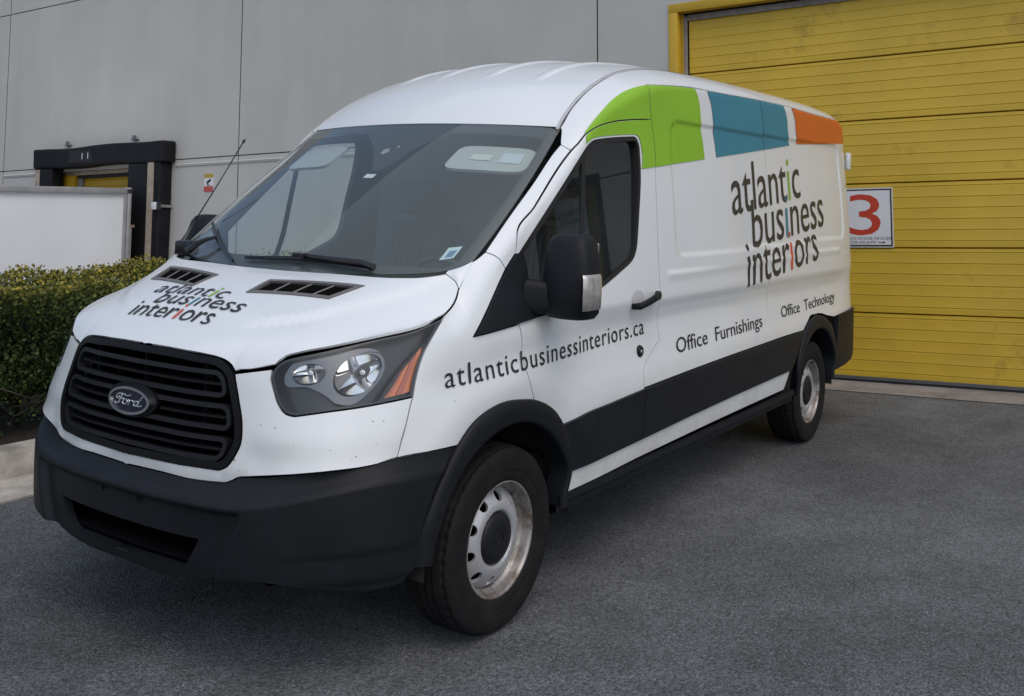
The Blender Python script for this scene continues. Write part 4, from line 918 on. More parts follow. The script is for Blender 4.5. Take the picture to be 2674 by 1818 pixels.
def rring(a, z0, z1, r, sl=0.0):
    P = []
    for cx_, cz_, t0 in ((a-r, z1-r, 0), (-a+r, z1-r, 90), (-a+r, z0+r, 180), (a-r, z0+r, 270)):
        for t in np.linspace(t0, t0+90, 7):
            x = cx_+r*math.cos(math.radians(t)); z = cz_+r*math.sin(math.radians(t)); P.append((x*(1+sl*(z-(z0+z1)/2)), z))
    P = np.array(P); out = []
    for i in range(len(P)): out.append(spline(np.array([P[i], P[(i+1) % len(P)]]), .02)[:-1])
    return np.concatenate(out)
for a, z0, z1, r, sl in ((.428, .958, 1.046, .036, -.9), (.468, .853, .938, .034, -.5), (.466, .752, .832, .034, .6)):
    L_ = rring(a, z0, z1, r, sl); o = panel('grille_slat', L_, fn_front, FO, GS, grille, [inset(L_, .0155)], .0115, 0, .035, .004, raw=True)
    zc = (z0+z1)/2; segs = [(-a+.045, a-.018)] if z0 != .853 else [(-a+.05, -.15), (.15, a-.018)]
    for s0, s1 in segs:
        q = MB(); q.grid([[fn_front(np.array(u), np.array(zc-.006)) + (.010, 0, 0), fn_front(np.array(u), np.array(zc-.004)) + (-.001, 0, 0), fn_front(np.array(u), np.array(zc+.004)) + (-.001, 0, 0), fn_front(np.array(u), np.array(zc+.006)) + (.03, 0, 0)] for u in np.linspace(s0, s1, 40)])
        q.build('slat_bar', GB, grille)
    for u in (-.33, -.17, .17, .33): p = fn_front(np.array(u), np.array(zc)); MB().box(p[0]+.035, p[0]+.06, p[1]-.002, p[1]+.002, z0+.012, z1-.012).build('slat_post', GB, grille)
for u in (-.31, 0.0, .31): p = fn_front(np.array(u), np.array(.9)); MB().box(p[0]+.045, p[0]+.065, p[1]-.004, p[1]+.004, .73, 1.07).build('slat_post', GB, grille)
badge = empty('badge'); badge.parent = van
el = lambda rx, rz, cz=.903: np.array([(rx*math.cos(t), cz+rz*math.sin(t)) for t in np.linspace(0, 2*math.pi, 49)[:-1]])
fb = lambda a, b: np.stack([fn_front(a*.0, b)[..., 0]*0 + .066 + .12*(b-.9) + .35*a*a, -np.asarray(a, float), np.asarray(b, float)], -1)
panel('badge_mount', el(.138, .060, .907), fb, FO, GB, badge, s=.02, gap=0, flange=.05, off=.0, raw=True)
panel('badge_rim', el(.116, .0475), fb, FO, CHROME, badge, [el(.104, .0385)], .01, 0, .016, .014, raw=True)
panel('badge_face', el(.106, .040), fb, FO, mat('badge_blue', (.008, .011, .022), .22, coat=.5), badge, s=.012, gap=0, flange=.0, off=.008, raw=True)
def script_word():
    # joined-up capital and lower-case letters as pen strokes
    S_ = [[(-.95, .10), (-.80, .42), (-.45, .52), (-.10, .40), (.12, .52)], [(-.95, .10), (-.86, .02), (-.72, .10), (-.70, .25)], [(-.50, .46), (-.60, .10), (-.75, -.42), (-.92, -.50), (-.98, -.36)], [(-.72, -.05), (-.50, .02), (-.34, .06)],
          [(-.22, .05), (-.38, -.12), (-.36, -.38), (-.20, -.42), (-.06, -.22), (-.10, .0), (-.22, .05), (-.02, .0), (.06, .06)], [(.06, .06), (.10, -.12), (.03, -.42)], [(.06, -.20), (.20, .0), (.30, .04), (.36, -.04)],
          [(.36, -.08), (.50, -.02), (.62, .06)], [(.72, .0), (.58, .06), (.44, -.14), (.46, -.38), (.58, -.40), (.72, -.14)], [(.98, .58), (.80, .10), (.68, -.38), (.80, -.42), (.95, -.30)]]
    return S_
q = MB()
for st in script_word():
    sp = spline(np.array(st), .05); n_ = len(sp)
    pts = [fb(np.array(a*.078), np.array(.905+b*.036)) + np.array([-.0095, 0, 0]) for a, b in sp]; q.tube(pts, [.0013+.0016*abs(math.sin(2.2*i/max(1, n_-1)+.5)) for i in range(n_)], 6)
q.build('badge_lettering', CHROME, badge, True)

# ---- front bumper
bt = LM['bumper_top']; it = LM['intake']; br = LM['bumper_rear']
i0 = it[0][0][1]; i1 = it[2][-1][1]
bl = bt + [[bt[-1][-1], (0.0, i0)], [(0.0, i0), it[0][0], it[0][1]], it[1], it[2] + [(0.0, i1-.002)], [(0.0, i1-.002), (0.0, i1-.040)],
           [(0.0, i1-.040), (.35, i1-.032), (.52, .385), (.65, .395), (.82, .378), (1.01, .352), br[1][1]], [br[1][1], br[1][0]], br[0]]
BO = (-1, -.5, 0)
V, F, N = halves(half_loop(bl, .015, .002, 0), fn_bumper, BO, (), .009, 0, .03, raw=True); bumper = mk('front_bumper', V, F, BLACK, van, True, N)
lipd = [[bt[-1][-1] if False else (0, 0)]]
for a, z in ((-.10, .585), (.105, .583)): p = fn_bumper(np.array(a), np.array(z)); MB().lathe([(0, 0), (.010, 0), (.011, .004)], (0, 0, 0), 12).V; q = MB(); q.add([(p[0]-.008, p[1]+.010*math.cos(t), p[2]+.012*math.sin(t)) for t in np.linspace(0, 2*math.pi, 14)[:-1]], [list(range(13))]); q.build('screw_hole', SHADE, bumper)
MB().box(.15, .5, -.66, .66, .375, .60).build('intake_back', mat('void', (.002, .002, .0025), .9, spec=0), bumper)  # near-black box standing for the shade inside the opening
for a in np.linspace(-.32, .32, 7): p = fn_bumper(np.array(a), np.array(.44)); MB().box(p[0]+.10, p[0]+.128, p[1]-.002, p[1]+.002, .392, .498).build('intake_fin', mat('fin', (.004, .004, .0045), .9, spec=.05), bumper)
MB().grid([[fn_bumper(np.array(a), np.array(i1)) + np.array([d, 0, -.002]) for d in (.004, .05, .13)] for a in np.linspace(-.42, .42, 20)]).build('intake_floor', BLACK, bumper, True)
MB().grid([[fn_bumper(np.array(a), np.array(.40)) + np.array([d, 0, -.02*d]) for d in (.03, .5)] for a in np.linspace(-.95, .95, 30)]).build('undertray', SHADE, bumper)
# ledge closing the gap between bumper top and body
for sg_ in (1, -1):
    tl = np.concatenate([spline(c, .03) for c in bt]); G = []
    for a, z in tl:
        p = fn_bumper(np.array(a), np.array(z)); a1 = np.interp(abs(p[1]), Q1[:, 1], S1); G.append([p*np.array([1, sg_, 1]), np.array([p[0]+.045, min(p[1]+.02, -.0005 if p[1] < -.0005 else 0.0), p[2]+.004])*np.array([1, sg_, 1])])
    MB().grid(G).build('bumper_ledge', BLACK, bumper, True)

# ---- wheel arches
th = np.radians([-12, 9, 22, 34, 48, 62, 75, 90, 105, 120, 135, 150, 163, 185])
_oa = np.array([(0.5275, 0.5141), (0.5708, 0.6075), (0.635, 0.6991), (0.7014, 0.7761), (0.7916, 0.8466), (0.9239, 0.8843), (1.1014, 0.8751), (1.1694, 0.8629), (1.2999, 0.8051), (1.3756, 0.7328), (1.4409, 0.6225), (1.453, 0.5243), (1.434, 0.4321)])
_t = np.arctan2(_oa[:, 1]-.345, _oa[:, 0]-1.023); _r = np.hypot(_oa[:, 0]-1.023, _oa[:, 1]-.345); _i = np.argsort(_t)
r_out = pchip(np.r_[-.3, _t[_i], 3.4], np.r_[.40, _r[_i]+.004, .50])
def arch(cx_, cz_, fn, t0, t1, name, rear=False):
    G = []; ts = np.linspace(t0, t1, 60)
    for t in ts:
        ro = float(r_out(t)) if not rear else float(r_out(min(t, math.pi-t) if t > math.pi/2 else t)); ri = .452 if not rear else .450
        ri = min(ri, ro-.03)
        c, s_ = math.cos(t), math.sin(t); row = []
        for k, (f_, o_) in enumerate(((1.0, .001), (.985, .012), (.92, .019), (.55, .021), (.15, .020), (.02, .016), (0, .004), (-.01, -.02), (-.02, -.08))):
            r = ri+(ro-ri)*f_; x = cx_+r*c; z = cz_+r*s_
            y = float(Yside(max(x, .56), max(min(z, 1.0), .42)))
            if x < .56: y -= .55*(.56-x)
            if f_ <= 0: y = yl
            else: yl = y
            row.append((x, -(y+o_), z))
        G.append(row)
    return MB().grid(G).build(name, BLACK, van, True)
near.append(arch(1.023, .345, None, math.radians(6), math.radians(174), 'wheel_arch')); near.append(arch(4.773, .345, None, math.radians(6), math.radians(174), 'wheel_arch', True))
LINER = mat('arch_liner', (.030, .031, .030), .9, spec=.1, noise=(8, .3))
for cx_ in (1.023, 4.773):
    G = [[(cx_+.475*math.cos(t), y, .345+.475*math.sin(t)) for y in (-.975, -.8, -.56)] for t in np.linspace(-.02, math.pi+.02, 40)]
    o = MB().grid(G).build('wheel_housing', LINER, van, True); near.append(o)
    q = MB(); q.add([(cx_+.475*math.cos(t), -.56, .345+.475*math.sin(t)) for t in np.linspace(-.04, math.pi+.04, 40)], [list(range(40))]); near.append(q.build('housing_back', SHADE, van))
# ---- sill step rail
G = []
for x in np.linspace(1.40, 4.32, 30):
    y = float(Yside(x, .43)); G.append([(x, -(y-.012), .437), (x, -(y+.004), .430), (x, -(y+.006), .405), (x, -(y-.012), .398), (x, -(y-.014), .362), (x, -(y-.05), .345), (x, -(y-.2), .35)])
q = MB().grid(G); near.append(q.build('step_rail', BLACK, van, auto=30))
# ---- rear bumper, rear doors
S3, Q3 = arclen([(5.15, 1.008), (5.5, 1.004), (5.75, .985), (5.88, .955), (5.95, .90), (5.985, .80), (5.995, .5), (6.0, 0)])
fn_rb = lambda a, b: np.stack([np.interp(a, S3, Q3[:, 0]) - .25*np.maximum(.52-b, 0), -np.interp(a, S3, Q3[:, 1]) + .15*np.maximum(.5-b, 0), np.asarray(b, float)], -1)
A3 = lambda x: float(np.interp(x, Q3[:, 0], S3))
rbl = [[(A3(5.30), .846), (A3(5.6), .850), (A3(5.88), .852)], [(A3(5.88), .852), (A3(5.93), .80)], [(A3(5.93), .80), (S3[-1], .78)], [(S3[-1], .78), (S3[-1], .50)], [(S3[-1], .50), (A3(5.97), .50), (A3(5.88), .475), (A3(5.6), .452), (A3(5.18), .440)], [(A3(5.18), .440), (A3(5.245), .55), (A3(5.27), .68), (A3(5.285), .78), (A3(5.30), .846)]]
near.append(panel('rear_bumper', rbl, fn_rb, (.5, -1, 0), BLACK, van, s=.04, gap=0, flange=.03))
zz = np.linspace(.5, 2.33, 40); G = [[(5.925, -float(Yside(5.905, z))*k, z) for k in (1, .5, 0)] for z in zz]; near.append(MB().grid(G).build('rear_door', PAINT, van, True))
MB().box(5.90, 5.965, -.895, -.855, 1.95, 2.09, .012).build('hinge', PAINT, van, auto=40); MB().box(5.955, 5.975, -.89, -.875, 1.99, 2.01).build('hinge_pin', SILV, van)
MB().grid([[(5.925, y, zt_) for zt_ in (2.28, 2.34)] for y in np.linspace(-.72, .72, 9)]).build('rear_header', PAINT, van)
MB().box(.45, 5.85, -.80, .80, .33, .46).build('underbody_block', SHADE, van)  # plain dark box added to block light under the van
for cx_ in (1.023, 4.773): MB().tube([(cx_, -.8, .345), (cx_, .8, .345)], .05, 10).build('axle', SHADE, van)
# ---- wheels
TYRE = mat('tyre_rubber', (.0125, .0125, .0135), .75, spec=.16, noise=(12, .25), dirt=(7, (.028, .026, .024), .55, .85)); STEEL = mat('wheel_steel', (.50, .51, .53), .38, metal=.45, noise=(6, .12), dirt=(13, (.10, .065, .04), .60, .74))
RIMR = mat('rim_lip', (.34, .325, .31), .42, metal=.5, noise=(9, .2), dirt=(10, (.085, .045, .025), .48, .66)); CAP = mat('hub_cap', (.011, .012, .014), .5, spec=.25, dirt=(8, (.04, .038, .036), .6, .85))
def wheel(cx_, cyo, sg_):
    w = empty('wheel'); w.parent = van; cc = (cx_, 0.0, .352)
    yo = lambda v: sg_*(cyo - v)                                     # v: metres inwards from the outer face
    n = 144; T = np.linspace(0, 2*math.pi, n, endpoint=False)
    prof = [(.212, .030), (.216, .016), (.226, .008), (.245, .004), (.262, .0035), (.264, .0015), (.290, 0), (.318, .002), (.334, .008), (.342, .016), (.3445, .022), (.3445, .030), (.3475, .034)]
    tread = [(.3505, .040)]
    for g0 in (.075, .112, .149): tread += [(.352, g0-.007), (.3445, g0-.005), (.3445, g0+.005), (.352, g0+.007)]
    tread += [(.3505, .190), (.3475, .196), (.3445, .200), (.334, .215), (.30, .226), (.262, .224), (.22, .212)]
    P = []
    for k, (r, v) in enumerate(prof+tread):
        row = []
        for j, t in enumerate(T):
            rr = r
            if r > .343 and (v < .06 or v > .17) and j % 3 == 0: rr -= .0065
            rr = rr
            z = cc[2]+rr*math.sin(t); z = max(z, .0015)
            row.append((cc[0]+rr*math.cos(t), yo(v), z))
        P.append(row)
    ty = MB().grid(P, True).build('tyre', TYRE, w, auto=32)
    rim = MB().lathe([(.2135, .030), (.2195, .019), (.2185, .013), (.2140, .012), (.2085, .017), (.206, .030), (.203, .052), (.1985, .060), (.192, .063), (.190, .075)], (cc[0], 0, cc[2]), 72)
    rim.V = [(x, yo(y), z) for x, y, z in rim.V]; rim.build('rim', RIMR, w, True)
    dz = pchip([.095, .102, .112, .128, .150, .172, .186, .1925], [.052, .036, .030, .031, .040, .056, .070, .078])
    fd = lambda a, b: np.stack([cc[0]+a, yo(dz(np.hypot(a, b))), cc[2]+b], -1)
    ci = lambda r, x=0, y=0, n=64: np.array([(x+r*math.cos(t), y+r*math.sin(t)) for t in np.linspace(0, 2*math.pi, n, endpoint=False)])
    hol = [ci(.0210, .160*math.cos(t+.21), .160*math.sin(t+.21), 18) for t in np.linspace(0, 2*math.pi, 10, endpoint=False)]
    panel('wheel_disc', ci(.1915), fd, (0, sg_, 0), STEEL, w, [ci(.0965)] + hol, .010, 0, .012, 0, raw=True)
    cap = MB().lathe([(0, .022), (.03, .0225), (.034, .020), (.060, .022), (.085, .026), (.096, .034), (.099, .050)], (cc[0], 0, cc[2]), 48); cap.V = [(x, yo(y), z) for x, y, z in cap.V]; cap.build('hub_cap', CAP, w, True)
    q = MB(); q.add([(cc[0]+.205*math.cos(t), yo(.085), cc[2]+.205*math.sin(t)) for t in T], [list(range(n))]); q.build('hole_backing', SHADE, w)  # dark disc added to stop see-through and darken the wheel holes
    q = MB(); rr_ = MB().lathe([(.026, .0195), (.030, .0185), (.032, .0205)], (cc[0], 0, cc[2]), 32); rr_.V = [(x, yo(y), z) for x, y, z in rr_.V]; rr_.build('cap_ring', CAP, w, True)
    return w
for cx_ in (1.023, 4.773):
    for sg_ in (-1, 1): wheel(cx_, .978, sg_)

# ---- headlamps
HLH = mat('lamp_housing', (.012, .013, .015), .22); AMB = mat('lamp_amber', (.62, .15, .018), .18, coat=.8); AMB2 = mat('lamp_amber_deep', (.40, .075, .010), .16, coat=.8); BOWL = mat('lamp_bowl', (.74, .75, .76), .05, metal=1.0)
hlp = loop2(LM['headlamp'], .02)
lamp = panel('headlamp', inset(hlp, .004), fn_front, FO, LENS, van, s=.025, gap=0, flange=.0, off=.001, raw=True)
panel('lamp_rim', inset(hlp, .003), fn_front, FO, HLH, lamp, [inset(hlp, .010)], .02, 0, .07, -.002, raw=True)
panel('lamp_back', inset(hlp, .002), fn_front, FO, HLH, lamp, s=.04, gap=0, flange=0, off=-.075, raw=True)
bz = [[(.626, 1.052), (.634, 1.022), (.715, 1.014), (.770, .992), (.815, .966)], [(.815, .966), (.885, .962), (.915, .990)], [(.915, .990), (.940, 1.045), (.920, 1.098), (.872, 1.134), (.800, 1.135), (.745, 1.122), (.69, 1.106)], [(.69, 1.106), (.646, 1.092), (.626, 1.052)]]
ca = [(.856+.072*math.cos(t), 1.052+.068*math.sin(t)) for t in np.linspace(0, 2*math.pi, 41)[:-1]]; cb_ = [(.704+.052*math.cos(t), 1.056+.036*math.sin(t)) for t in np.linspace(0, 2*math.pi, 31)[:-1]]
BEZ = mat('lamp_bezel', (.13, .135, .14), .16, metal=1.0)
panel('lamp_bezel', loop2(bz, .010), fn_front, FO, BEZ, lamp, [np.array(ca), np.array(cb_)], .012, 0, .022, -.030, raw=True)
nrm_l = np.array([-.80, -.55, .10]); nrm_l /= np.linalg.norm(nrm_l)
def bowl(ac, zc, ra, rz, dep, nm):
    G = []
    for f in np.r_[np.linspace(1, .3, 12), .12]:
        # stepped facets, as in a pressed reflector
        G.append([fn_front(np.array(ac+ra*f*math.cos(t)), np.array(zc+rz*f*math.sin(t))) - nrm_l*(.030+dep*(1-f*f)) for t in np.linspace(0, 2*math.pi, 64, endpoint=False)])
    MB().grid(G, True).build(nm, BOWL, lamp, True)
    c = fn_front(np.array(ac), np.array(zc)) - nrm_l*(.030+dep*.95); MB().tube([c, c+nrm_l*.030], [.011, .008], 12).build('bulb', mat('bulb_glass', (.6, .62, .64), .1, metal=.6), lamp, True)
bowl(.856, 1.052, .072, .068, .060, 'reflector'); bowl(.704, 1.056, .052, .036, .040, 'reflector')
am = [(.976, .968, .992, .9715, 1.006, 1.060, .999, 1.055), (.9925, .9718, 1.014, .9745, 1.0155, 1.085, 1.0065, 1.064), (1.0145, .9748, 1.040, .978, 1.0245, 1.110, 1.016, 1.088), (1.0405, .9782, 1.066, .983, 1.0345, 1.130, 1.0250, 1.113)]
for k, q in enumerate(am):
    a0, z0, a1, z1, a2, z2, a3, z3 = q
    panel('side_reflector', [[(a0, z0), (a1, z1)], [(a1, z1), ((a1+a2)/2+.004, (z1+z2)/2), (a2, z2)], [(a2, z2), (a3, z3)], [(a3, z3), ((a0+a3)/2+.004, (z0+z3)/2), (a0, z0)]], fn_front, FO, AMB if k % 2 else AMB2, lamp, s=.012, gap=.0004, flange=.008, off=-.012-.003*(k % 2))
panel('amber_tray', [[(.965, .962), (1.076, .975)], [(1.076, .975), (1.052, 1.06), (1.040, 1.145)], [(1.040, 1.145), (1.000, 1.065), (.965, .962)]], fn_front, FO, HLH, lamp, s=.02, gap=0, flange=.02, off=-.022)
o = mirror_tree(lamp, van)

# ---- windscreen with its printed border
ws_o = loop2([[(-SW, .02), (-SW, TW-.03)], [(-SW, TW-.03), (-SW+.008, TW-.008), (-SW+.03, TW)], [(-SW+.03, TW), (SW-.03, TW)], [(SW-.03, TW), (SW-.008, TW-.008), (SW, TW-.03)], [(SW, TW-.03), (SW, .02)], [(SW, .02), (SW, 0)], [(SW, 0), (-SW, 0)], [(-SW, 0), (-SW, .02)]], .04)
WO = (-1, 0, 1)
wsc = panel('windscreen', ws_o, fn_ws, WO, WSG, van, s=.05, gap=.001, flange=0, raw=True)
fw = lambda a, b: fn_ws(a, b, -1, -.006)
fr_ = LM['frit']; fr_[0][0] = (-.745, .845); fr_[-1] = [(-.5962, .0628), (-.70, .068), (-.735, .11)]; fr_.append([(-.735, .11), (-.755, .40), (-.762, .80), (-.745, .845)])
fr_[6] = [fr_[5][-1], (.775, .40), (.765, .10)]; fr_[7] = [(.765, .10), (.758, .05), (.7342, .0264)]; fr_[5] = [fr_[4][-1], (.762, .838), (.773, .79)]; fr_[6][0] = (.773, .79)
FRIT = mat('glass_print', (.012, .0105, .012), .5)
panel('printed_border', ws_o, fw, WO, FRIT, wsc, [loop2(fr_, .02)], .04, .002, 0, raw=True) if False else panel('printed_border', inset(ws_o, .002), fw, WO, FRIT, wsc, [loop2(fr_, .02)], .03, 0, 0, raw=True)
fs = lambda a, b: fn_ws(a, b, -1, -.009)
panel('sticker', [[(.690, .075), (.735, .082)], [(.735, .082), (.738, .145)], [(.738, .145), (.693, .140)], [(.693, .140), (.690, .075)]], fs, WO, mat('sticker_blue', (.55, .68, .72), .5), wsc, s=.05, gap=0, flange=0)
panel('sticker_print', [[(.703, .085), (.728, .089)], [(.728, .089), (.730, .125)], [(.730, .125), (.705, .122)], [(.705, .122), (.703, .085)]], lambda a, b: fn_ws(a, b, -1, -.0085), WO, mat('sticker_ink', (.10, .20, .36), .5), wsc, s=.05, gap=0, flange=0)
panel('sticker', [[(.062, .520), (.115, .520)], [(.115, .520), (.118, .545)], [(.118, .545), (.062, .545)], [(.062, .545), (.062, .520)]], fs, WO, mat('sticker_white', (.7, .75, .73), .5), wsc, s=.05, gap=0, flange=0)
for a, b, r in ((.035, .70, .022), (.085, .735, .012)): panel('sensor_window', [[(a+r*math.cos(t), b+1.1*r*math.sin(t)) for t in np.linspace(0, 2*math.pi, 17)]], lambda x, y: fn_ws(x, y, -1, -.005), WO, mat('sensor_grey', (.32, .31, .32), .4), wsc, s=.05, gap=0, flange=0)
# wipers
W3 = lambda a, b, h: fn_ws(np.array(a), np.array(b), -1, h)
wp = empty('wiper'); wp.parent = van
MB().tube([W3(a, b, .016) for a, b in ((-.15, .034), (.0, .044), (.154, .050), (.33, .040), (.475, .018))], [.007, .010, .011, .010, .007], 6).build('blade', GLOSSB, wp)
MB().tube([W3(.505, .004, .03), W3(.45, .020, .04), W3(.33, .034, .04), W3(.20, .050, .034), W3(.155, .052, .026)], [.016, .013, .010, .008, .007], 6).build('arm', GLOSSB, wp); MB().box(*(lambda p: (p[0]-.02, p[0]+.02, p[1]-.03, p[1]+.03, p[2]-.012, p[2]+.012))(W3(.155, .050, .03)), .005).build('clip', GLOSSB, wp)
wp = empty('wiper'); wp.parent = van
MB().tube([W3(a, b, .016) for a, b in ((-.672, .175), (-.56, .13), (-.40, .075), (-.21, .012))], [.006, .010, .010, .006], 6).build('blade', GLOSSB, wp)
MB().tube([W3(-.60, -.004, .035), W3(-.55, .03, .045), W3(-.50, .07, .04), W3(-.46, .095, .03)], [.018, .014, .010, .008], 6).build('arm', GLOSSB, wp)
cw = MB().box(*(lambda p: (p[0]-.03, p[0]+.05, p[1]-.06, p[1]+.04, p[2]-.02, p[2]+.05))(W3(-.72, .0, .0)), .012); cw.build('cowl_cap', GLOSSB, van, auto=40)
an = empty('aerial'); an.parent = van
MB().tube([(.895, .862, 1.335), (.905, .868, 1.375), (.945, .870, 1.44), (.985, .870, 1.505)], [.026, .020, .010, .006], 10).build('aerial_base', GLOSSB, an, True); MB().tube([(.985, .870, 1.505), (1.12, .868, 1.70), (1.255, .865, 1.905)], .0032, 6).build('aerial_rod', GLOSSB, an, True); MB().tube([(1.252, .865, 1.90), (1.262, .865, 1.915)], .007, 8).build('aerial_tip', GLOSSB, an)

# ---- door mirrors
def mirror_unit(sg_):
    e = empty('door_mirror'); e.parent = van; M_ = np.array([1, sg_, 1])
    # head: (z, centre y, centre x, half width y, half depth x)
    secs = [(1.186, -1.108, 1.252, .055, .030), (1.192, -1.108, 1.250, .090, .055), (1.213, -1.110, 1.245, .104, .070), (1.28, -1.113, 1.240, .110, .078), (1.36, -1.114, 1.240, .109, .078), (1.44, -1.111, 1.245, .099, .074), (1.492, -1.107, 1.250, .088, .066), (1.517, -1.105, 1.256, .075, .052), (1.526, -1.105, 1.260, .050, .030)]
    G = []
    for z, cy_, cx_, hy, hx in secs:
        row = []
        for t in np.linspace(0, 2*math.pi, 40, endpoint=False):
            c, s = math.cos(t), math.sin(t); p = 2/4.2
            dx = hx*math.copysign(abs(c)**p, c); dy = hy*math.copysign(abs(s)**p, s)
            row.append(np.array([cx_+dx - .22*(-dy if dy < 0 else 0)*(-1) + .10*(dy), cy_+dy, z])*M_)
        G.append(row)
    q = MB().grid(G, True); n = len(q.V); q.F += [list(range(40)), list(range(n-40, n))]
    q.build('mirror_housing', BLACK, e, auto=50)
    # arm from the sail to the head
    G = []
    for k, (x, y, z0, z1, d) in enumerate(((1.175, -.965, 1.205, 1.340, .05), (1.20, -1.02, 1.205, 1.335, .045), (1.225, -1.07, 1.21, 1.330, .04), (1.235, -1.09, 1.215, 1.325, .04))):
        G.append([np.array([x+d*math.copysign(abs(math.cos(t))**.5, math.cos(t)), y, (z0+z1)/2+(z1-z0)/2*math.copysign(abs(math.sin(t))**.5, math.sin(t))])*M_ for t in np.linspace(0, 2*math.pi, 24, endpoint=False)])
    MB().grid(G, True).build('mirror_arm', BLACK, e, auto=50)
    # indicator on the outer front corner
    G = []
    for (z, dy0, x0) in ((1.232, .0, 0), (1.236, .008, 0), (1.30, .010, 0), (1.352, .009, 0), (1.366, .006, 0), (1.372, 0, 0)):
        row = []
        for t in np.linspace(0, 1, 9):
            ang = math.radians(294 - 66*t); c, s = math.cos(ang), math.sin(ang); p = 2/4.2
            hy, hx = .1120 + dy0, .0795+dy0*.8; dy = hy*math.copysign(abs(s)**p, s)*1.0; dx = hx*math.copysign(abs(c)**p, c)
            row.append(np.array([1.240+dx+.10*dy, -1.114+dy, z])*M_)
        G.append(row)
    MB().grid(G).build('indicator_lens', mat('indicator', (.42, .41, .39), .16, metal=.35, coat=.9, noise=(35, .2)), e, True)
    MB().box(1.312, 1.320, *sorted((sg_*-1.195, sg_*-1.035)), 1.22, 1.49, .003).build('mirror_glass', CHROME, e)
mirror_unit(1); mirror_unit(-1)

# ---- cabin
GREY = mat('dash_grey', (.055, .060, .062), .7, noise=(10, .1)); SEAT = mat('seat_cloth', (.042, .045, .048), .95); TRIM = mat('cabin_trim', (.16, .17, .17), .8)
G = []
for y in np.linspace(-.80, .80, 33):
    hd_ = .045*math.exp(-((y+.42)/.20)**2); t = abs(y)/.8
    xf = float(bx_(abs(y)/.845))+.02
    G.append([(xf, y, 1.325+.02*t*t), (xf+.15, y, 1.318), (xf+.30, y, 1.315+hd_*.4), (xf+.42-.06*t, y, 1.310+hd_), (xf+.47-.06*t, y, 1.27+hd_*.7), (xf+.48-.06*t, y, 1.05), (xf+.40, y, .75)])
MB().grid(G).build('dashboard', GREY, van, True)
for y0 in (-.43, .43):
    st = empty('seat'); st.parent = van
    MB().box(1.45, 1.95, y0-.25, y0+.25, .80, .95, .05, 3).build('cushion', SEAT, st, auto=60)
    bk = MB().box(1.90, 2.05, y0-.25, y0+.25, .92, 1.52, .05, 3); bk.V = [(x+.28*(z-.92), y, z) for x, y, z in bk.V]; bk.build('backrest', SEAT, st, auto=60)
    hr = MB().box(2.07, 2.17, y0-.14, y0+.14, 1.55, 1.74, .04, 3); hr.build('headrest', SEAT, st, auto=60)
    for k in range(6): yy = y0-.10+.04*k; MB().add([(1.895+.28*(z-.92)-.004, yy+d, z) for z, d in ((1.0, -.006), (1.0, .006), (1.50, .006), (1.50, -.006))], [[0, 1, 2, 3]]).build('stripe', mat('seat_stripe', (.060, .063, .066), .9), st)
sw = empty('steering_wheel'); sw.parent = van
cs_, ax = np.array([1.36, -.43, 1.235]), np.array([-.80, 0, -.60]); u1 = np.array([0, 1., 0]); u2 = np.cross(ax/np.linalg.norm(ax), u1)
MB().tube([cs_+.19*(math.cos(t)*u1+math.sin(t)*u2) for t in np.linspace(0, 2*math.pi, 33)], .016, 8, False).build('wheel_rim', GLOSSB, sw, True); MB().tube([cs_-.19*u1, cs_, cs_+.19*u1], [.014, .05, .014], 8).build('spoke', GLOSSB, sw, True); MB().tube([cs_, cs_+.35*ax], .03, 8).build('column', GLOSSB, sw, True)
zz = np.linspace(.46, 2.28, 24); MB().grid([[(2.36, k*float(Yside(2.36, z)-.03), z) for k in np.linspace(-1, 1, 9)] for z in zz]).build('bulkhead', mat('bulkhead_grey', (.15, .165, .17), .8, noise=(2, .1)), van, True)
MB().box(.9, 2.36, -.88, .88, .56, .60).build('cabin_floor', SHADE, van)
MB().box(.70, 1.0, -.80, .80, .60, 1.25).build('firewall', SHADE, van)
for y0 in (-.42, .42):
    sv = MB().box(-.16, .16, -.006, .010, -.001, .001); fv = lambda a, b: fn_ws(a, b, -1, -.055)
    s_ = 1 if y0 < 0 else -1
    panel('sun_visor', np.array([(s_*(.55+.19*cx_), .735+.085*cz_) for cx_, cz_ in [(math.copysign(abs(math.cos(t))**.35, math.cos(t)), math.copysign(abs(math.sin(t))**.35, math.sin(t))) for t in np.linspace(0, 2*math.pi, 40, endpoint=False)]]), fv, WO, mat('visor_grey', (.40, .43, .42), .75), van, s=.04, gap=0, flange=.015, raw=True)
for a0, a1, b0, b1, nm, c_ in ((.46, .56, .715, .755, 'visor_label', (.55, .58, .55)), (.60, .70, .705, .775, 'visor_label', (.50, .56, .62))): panel(nm, [[(a0, b0), (a1, b0)], [(a1, b0), (a1, b1)], [(a1, b1), (a0, b1)], [(a0, b1), (a0, b0)]], lambda a, b: fn_ws(a, b, -1, -.052), WO, mat('label_%d' % int(a0*100), c_, .6), van, s=.05, gap=0, flange=0)

# ---- vinyl blocks
for key, nm, c_ in (('green_door', 'green_block', (.235, .47, .028)), ('green_rail', 'green_block', (.235, .47, .028)), ('green_side', 'green_block', (.235, .47, .028)), ('blue_a', 'blue_block', (.036, .205, .285)), ('blue_b', 'blue_block', (.036, .205, .285)), ('orange', 'orange_block', (.58, .125, .020))):
    near.append(side_panel(nm, key, mat('vinyl_'+nm, c_, .42, spec=.3, noise=(3, .05)), s=.02, off=.0035, gap=0, flange=0, gap_backing=False))
# mirror every near-side panel on to the far side
for o in near: mirror_tree(o, van)

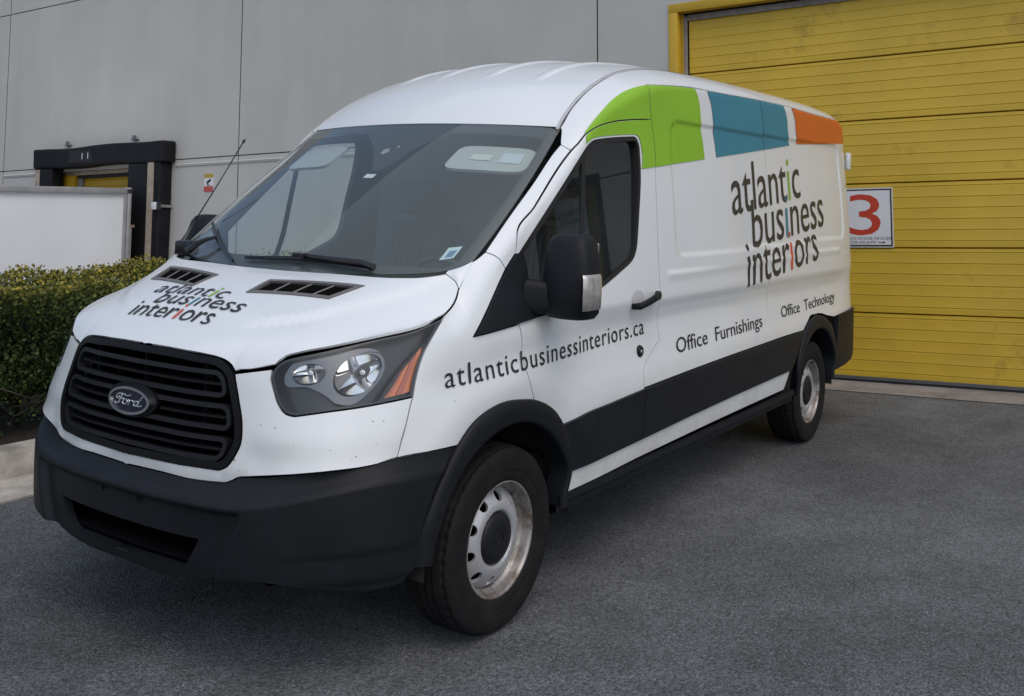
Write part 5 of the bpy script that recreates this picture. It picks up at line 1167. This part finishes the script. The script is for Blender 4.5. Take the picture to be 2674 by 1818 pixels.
# ---- lettering
VINK = mat('vinyl_dark', (.030, .025, .024), .4); LG = mat('vinyl_lime', (.26, .46, .05), .4); LB = mat('vinyl_teal', (.03, .19, .26), .4); LR = mat('vinyl_red', (.55, .09, .03), .4)
def line_on(fn, out, words, p0, p1, up, hgt, parent, off=.0035, s=.015, spc=1.0, bold=.0, holder='lettering'):
    """words: list of (text, material) run on in one line from p0 to p1; up = direction of the letters' height"""
    full_ = ''.join(w for w, _ in words); A = np.concatenate(text_loops(full_, space_character=spc, offset=bold)); x0, x1 = A[:, 0].min(), A[:, 0].max()
    p0, p1, up = (np.asarray(q, float) for q in (p0, p1, up)); u = (p1-p0)/(x1-x0); up = up/np.linalg.norm(up)*hgt/.73
    pos = 0
    for k, (w, m_) in enumerate(words):
        pre = full_[:pos]; L = text_loops(full_[:pos+len(w)], space_character=spc, offset=bold); n0 = len(text_loops(pre, space_character=spc, offset=bold)) if pre.strip() else 0
        # loops come in reading order: keep only the new ones by their x
        xa = np.concatenate(text_loops(pre, space_character=spc, offset=bold))[:, 0].max() if pre.strip() else -9
        L = [l for l in L if l[:, 0].mean() > xa]
        L = [p0 + (l[:, :1]-x0)*u + l[:, 1:2]*up for l in L]
        letters(holder, L, fn, out, m_, parent, off, s); pos += len(w)
lt = empty('side_logo'); lt.parent = van
line_on(fn_side, OUT, [('atlant', VINK), ('i', LG), ('c', VINK)], (3.30, 1.590), (4.55, 1.712), (.02, 1), .315, lt, bold=-.006)
line_on(fn_side, OUT, [('bus', VINK), ('i', LB), ('ness', VINK)], (3.60, 1.392), (5.04, 1.512), (.01, 1), .310, lt, bold=-.006)
line_on(fn_side, OUT, [('inter', VINK), ('i', LR), ('ors', VINK)], (3.47, 1.165), (4.83, 1.275), (.01, 1), .290, lt, bold=-.006)
lt = empty('side_text'); lt.parent = van
line_on(fn_side, OUT, [('atlanticbusinessinteriors.ca', INK)], (.665, .978), (2.165, 1.022), (.02, 1), .082, lt, spc=1.12)
line_on(fn_side, OUT, [('Office  Furnishings', INK)], (2.50, .889), (3.735, .908), (.10, 1), .080, lt)
line_on(fn_side, OUT, [('Office  Technology', INK)], (4.09, .929), (5.28, .952), (.10, 1), .075, lt)
lt = empty('bonnet_logo'); lt.parent = van
hd_f = lambda a, b: fn_hood(a, b)
line_on(fn_hood, UP, [('atlant', VINK), ('i', LG), ('c', VINK)], (.372, -.325), (.366, .100), (1, -.02), .085, lt, bold=-.019)
line_on(fn_hood, UP, [('bus', VINK), ('i', LB), ('ness', VINK)], (.300, -.222), (.306, .262), (1, -.02), .085, lt, bold=-.019)
line_on(fn_hood, UP, [('inter', VINK), ('i', LR), ('ors', VINK)], (.236, -.285), (.236, .182), (1, -.02), .080, lt, bold=-.019)
